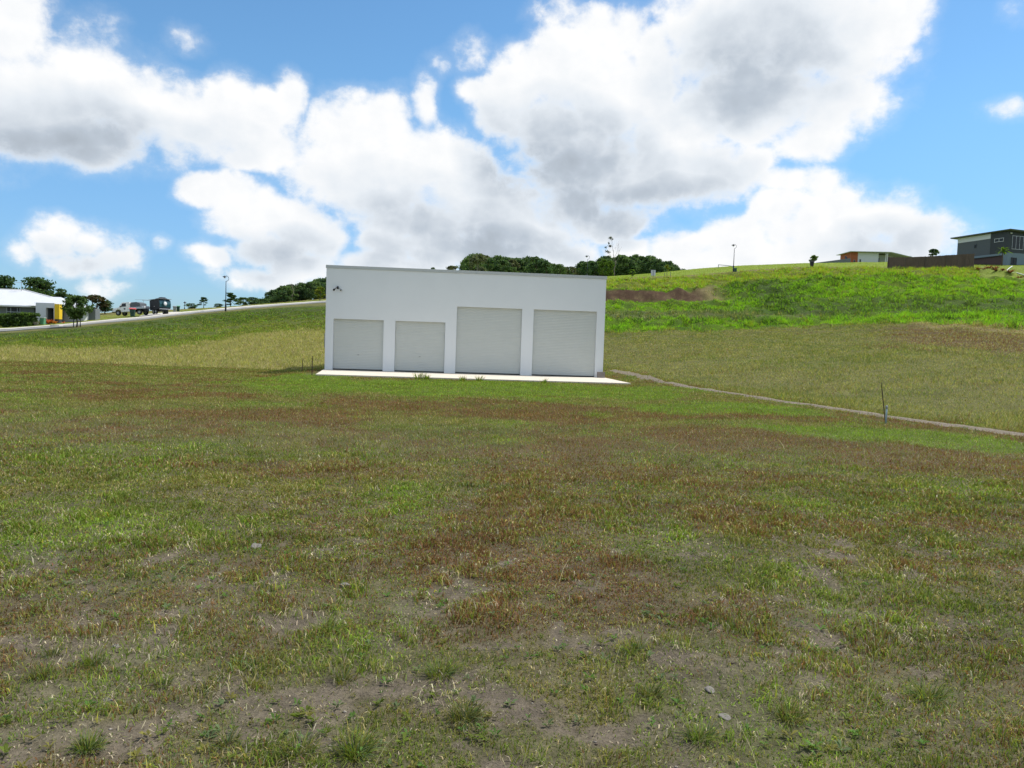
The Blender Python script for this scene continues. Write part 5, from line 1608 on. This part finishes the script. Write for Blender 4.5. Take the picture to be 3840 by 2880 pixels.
# other clouds all round the sky, outside the surveyed part
lowf = n2(Pv, 3.2, 2, .5).outputs[0]
inwin = t.math('MULTIPLY', t.ramp(t.math('ABSOLUTE', az), .62, .80, 1, 0), t.ramp(el, .44, .60, 1, 0))
gen = t.math('MULTIPLY_ADD', lowf, 7.0, -3.5)
gen = t.math('MULTIPLY_ADD', inwin, -6.0, gen)
F = t.math('MAXIMUM', F, gen)
P2 = t.vmath('MULTIPLY', Pv, (1, 1.2, 1))
nz = n2(P2, 13, 10, .60).outputs[0]
vor = t.node('ShaderNodeTexVoronoi', feature='F1', voronoi_dimensions='2D'); vor.inputs['Scale'].default_value = 30; vor.inputs['Detail'].default_value = 1
t.l.new(t.vmath('MULTIPLY_ADD', wc_, (.06, .06, 0), P2), vor.inputs['Vector'])
puff = t.math('MULTIPLY_ADD', vor.outputs['Distance'], -1.0, .40)
nf = n2(P2, 46, 6, .62, .3).outputs[0]
edge = t.math('ADD', t.math('MULTIPLY', t.math('SUBTRACT', nz, .5), 3.3), t.math('MULTIPLY', t.math('SUBTRACT', nf, .5), .9))
edge = t.math('MULTIPLY', edge, t.ramp(F, .1, .95, 1, .45))
D = t.math('ADD', t.math('ADD', edge, t.math('MINIMUM', F, 1.0)), t.math('MULTIPLY_ADD', puff, .40, .22))
alpha = t.math('ADD', t.math('MULTIPLY', t.ramp(D, -.45, .80, 0, 1), .82), t.math('MULTIPLY', t.ramp(D, -1.5, .5, 0, 1), .18))
# shading of the cloud mass: thick, far-from-the-sun bases turn grey
SH = [(130, 480, 480, 220, .40), (380, 590, 460, 130, .34), (1700, 890, 560, 150, .40), (1950, 960, 360, 120, .42), (1000, 950, 300, 130, .52), (2100, 580, 450, 290, .58), (2020, 670, 280, 140, .18), (2350, 790, 440, 120, .52),
      (2750, 290, 470, 290, .30), (2950, 330, 420, 230, .22), (2900, 90, 420, 200, .22), (3350, 940, 320, 110, .36), (330, 1000, 230, 110, .36), (1500, 760, 420, 150, .24), (2640, 690, 300, 130, .26), (700, 540, 380, 130, .24), (1450, 1010, 320, 90, .26)]
sh = blobfield(t.vmath('MULTIPLY_ADD', wc_, (.09, .07, 0), Pv), SH, True)
sh = t.math('ADD', sh, t.math('MULTIPLY', t.ramp(lowf, .5, .75, 0, .35), t.math('SUBTRACT', 1, inwin)))
# relief: compare the mass with itself a little towards the sun
nz2 = n2(t.vmath('ADD', P2, (.010, .014, 0)), 13, 5, .55).outputs[0]
rel = t.math('SUBTRACT', nz2, nz)
nrm2 = n2(t.vmath('MULTIPLY', Pv, (1, 1.5, 1)), 9, 4, .55).outputs[0]
thick = t.ramp(D, .2, 1.6, 0, 1)
sh = t.math('MULTIPLY', sh, t.ramp(nrm2, .25, .7, .85, 1.15, False))
sh = t.math('MULTIPLY_ADD', t.math('SUBTRACT', nrm2, .46), t.math('MULTIPLY', thick, .17), sh)
sh = t.math('MULTIPLY_ADD', rel, .30, sh)
sh = t.math('MULTIPLY', t.math('ADD', sh, .05), t.ramp(D, .0, 1.3, .3, 1))
sh = t.math('MAXIMUM', sh, 0); sh = t.math('MINIMUM', sh, 1)
cr_ = t.node('ShaderNodeValToRGB')
e = cr_.color_ramp.elements
e[0].position = 0; e[0].color = (1.0, 1.0, 1.0, 1)
e[1].position = 1; e[1].color = (.30, .34, .39, 1)
for p_, c_ in ((.22, (.79, .84, .895, 1)), (.5, (.51, .575, .655, 1)), (.75, (.39, .44, .50, 1))):
    n_ = e.new(p_); n_.color = c_
t.l.new(sh, cr_.inputs[0])
CLOUD = 9.3
cloudc = t.vmath('SCALE', cr_.outputs[0]); cloudc.node.inputs['Scale'].default_value = CLOUD
tint = t.mix(t.ramp(el, .0, .30, 0, 1), (.60, .88, 1.30, 1), (.86, 1.26, 1.45, 1))
skyc = t.vmath('MULTIPLY', sky.outputs[0], tint)
final = t.mix(alpha, skyc, cloudc)
t.l.new(final, bg.inputs['Color']); bg.inputs['Strength'].default_value = .11
w.cycles.sampling_method = 'MANUAL'; w.cycles.sample_map_resolution = 512

C.view_settings.view_transform = 'Standard'; C.view_settings.look = 'None'
C.view_settings.exposure = 0.0; C.view_settings.gamma = 1
C.cycles.use_adaptive_sampling = True; C.cycles.adaptive_threshold = .015; C.cycles.adaptive_min_samples = 20
C.cycles.max_bounces = 6; C.cycles.diffuse_bounces = 3; C.cycles.transmission_bounces = 4; C.cycles.glossy_bounces = 3
C.cycles.sample_clamp_indirect = 6
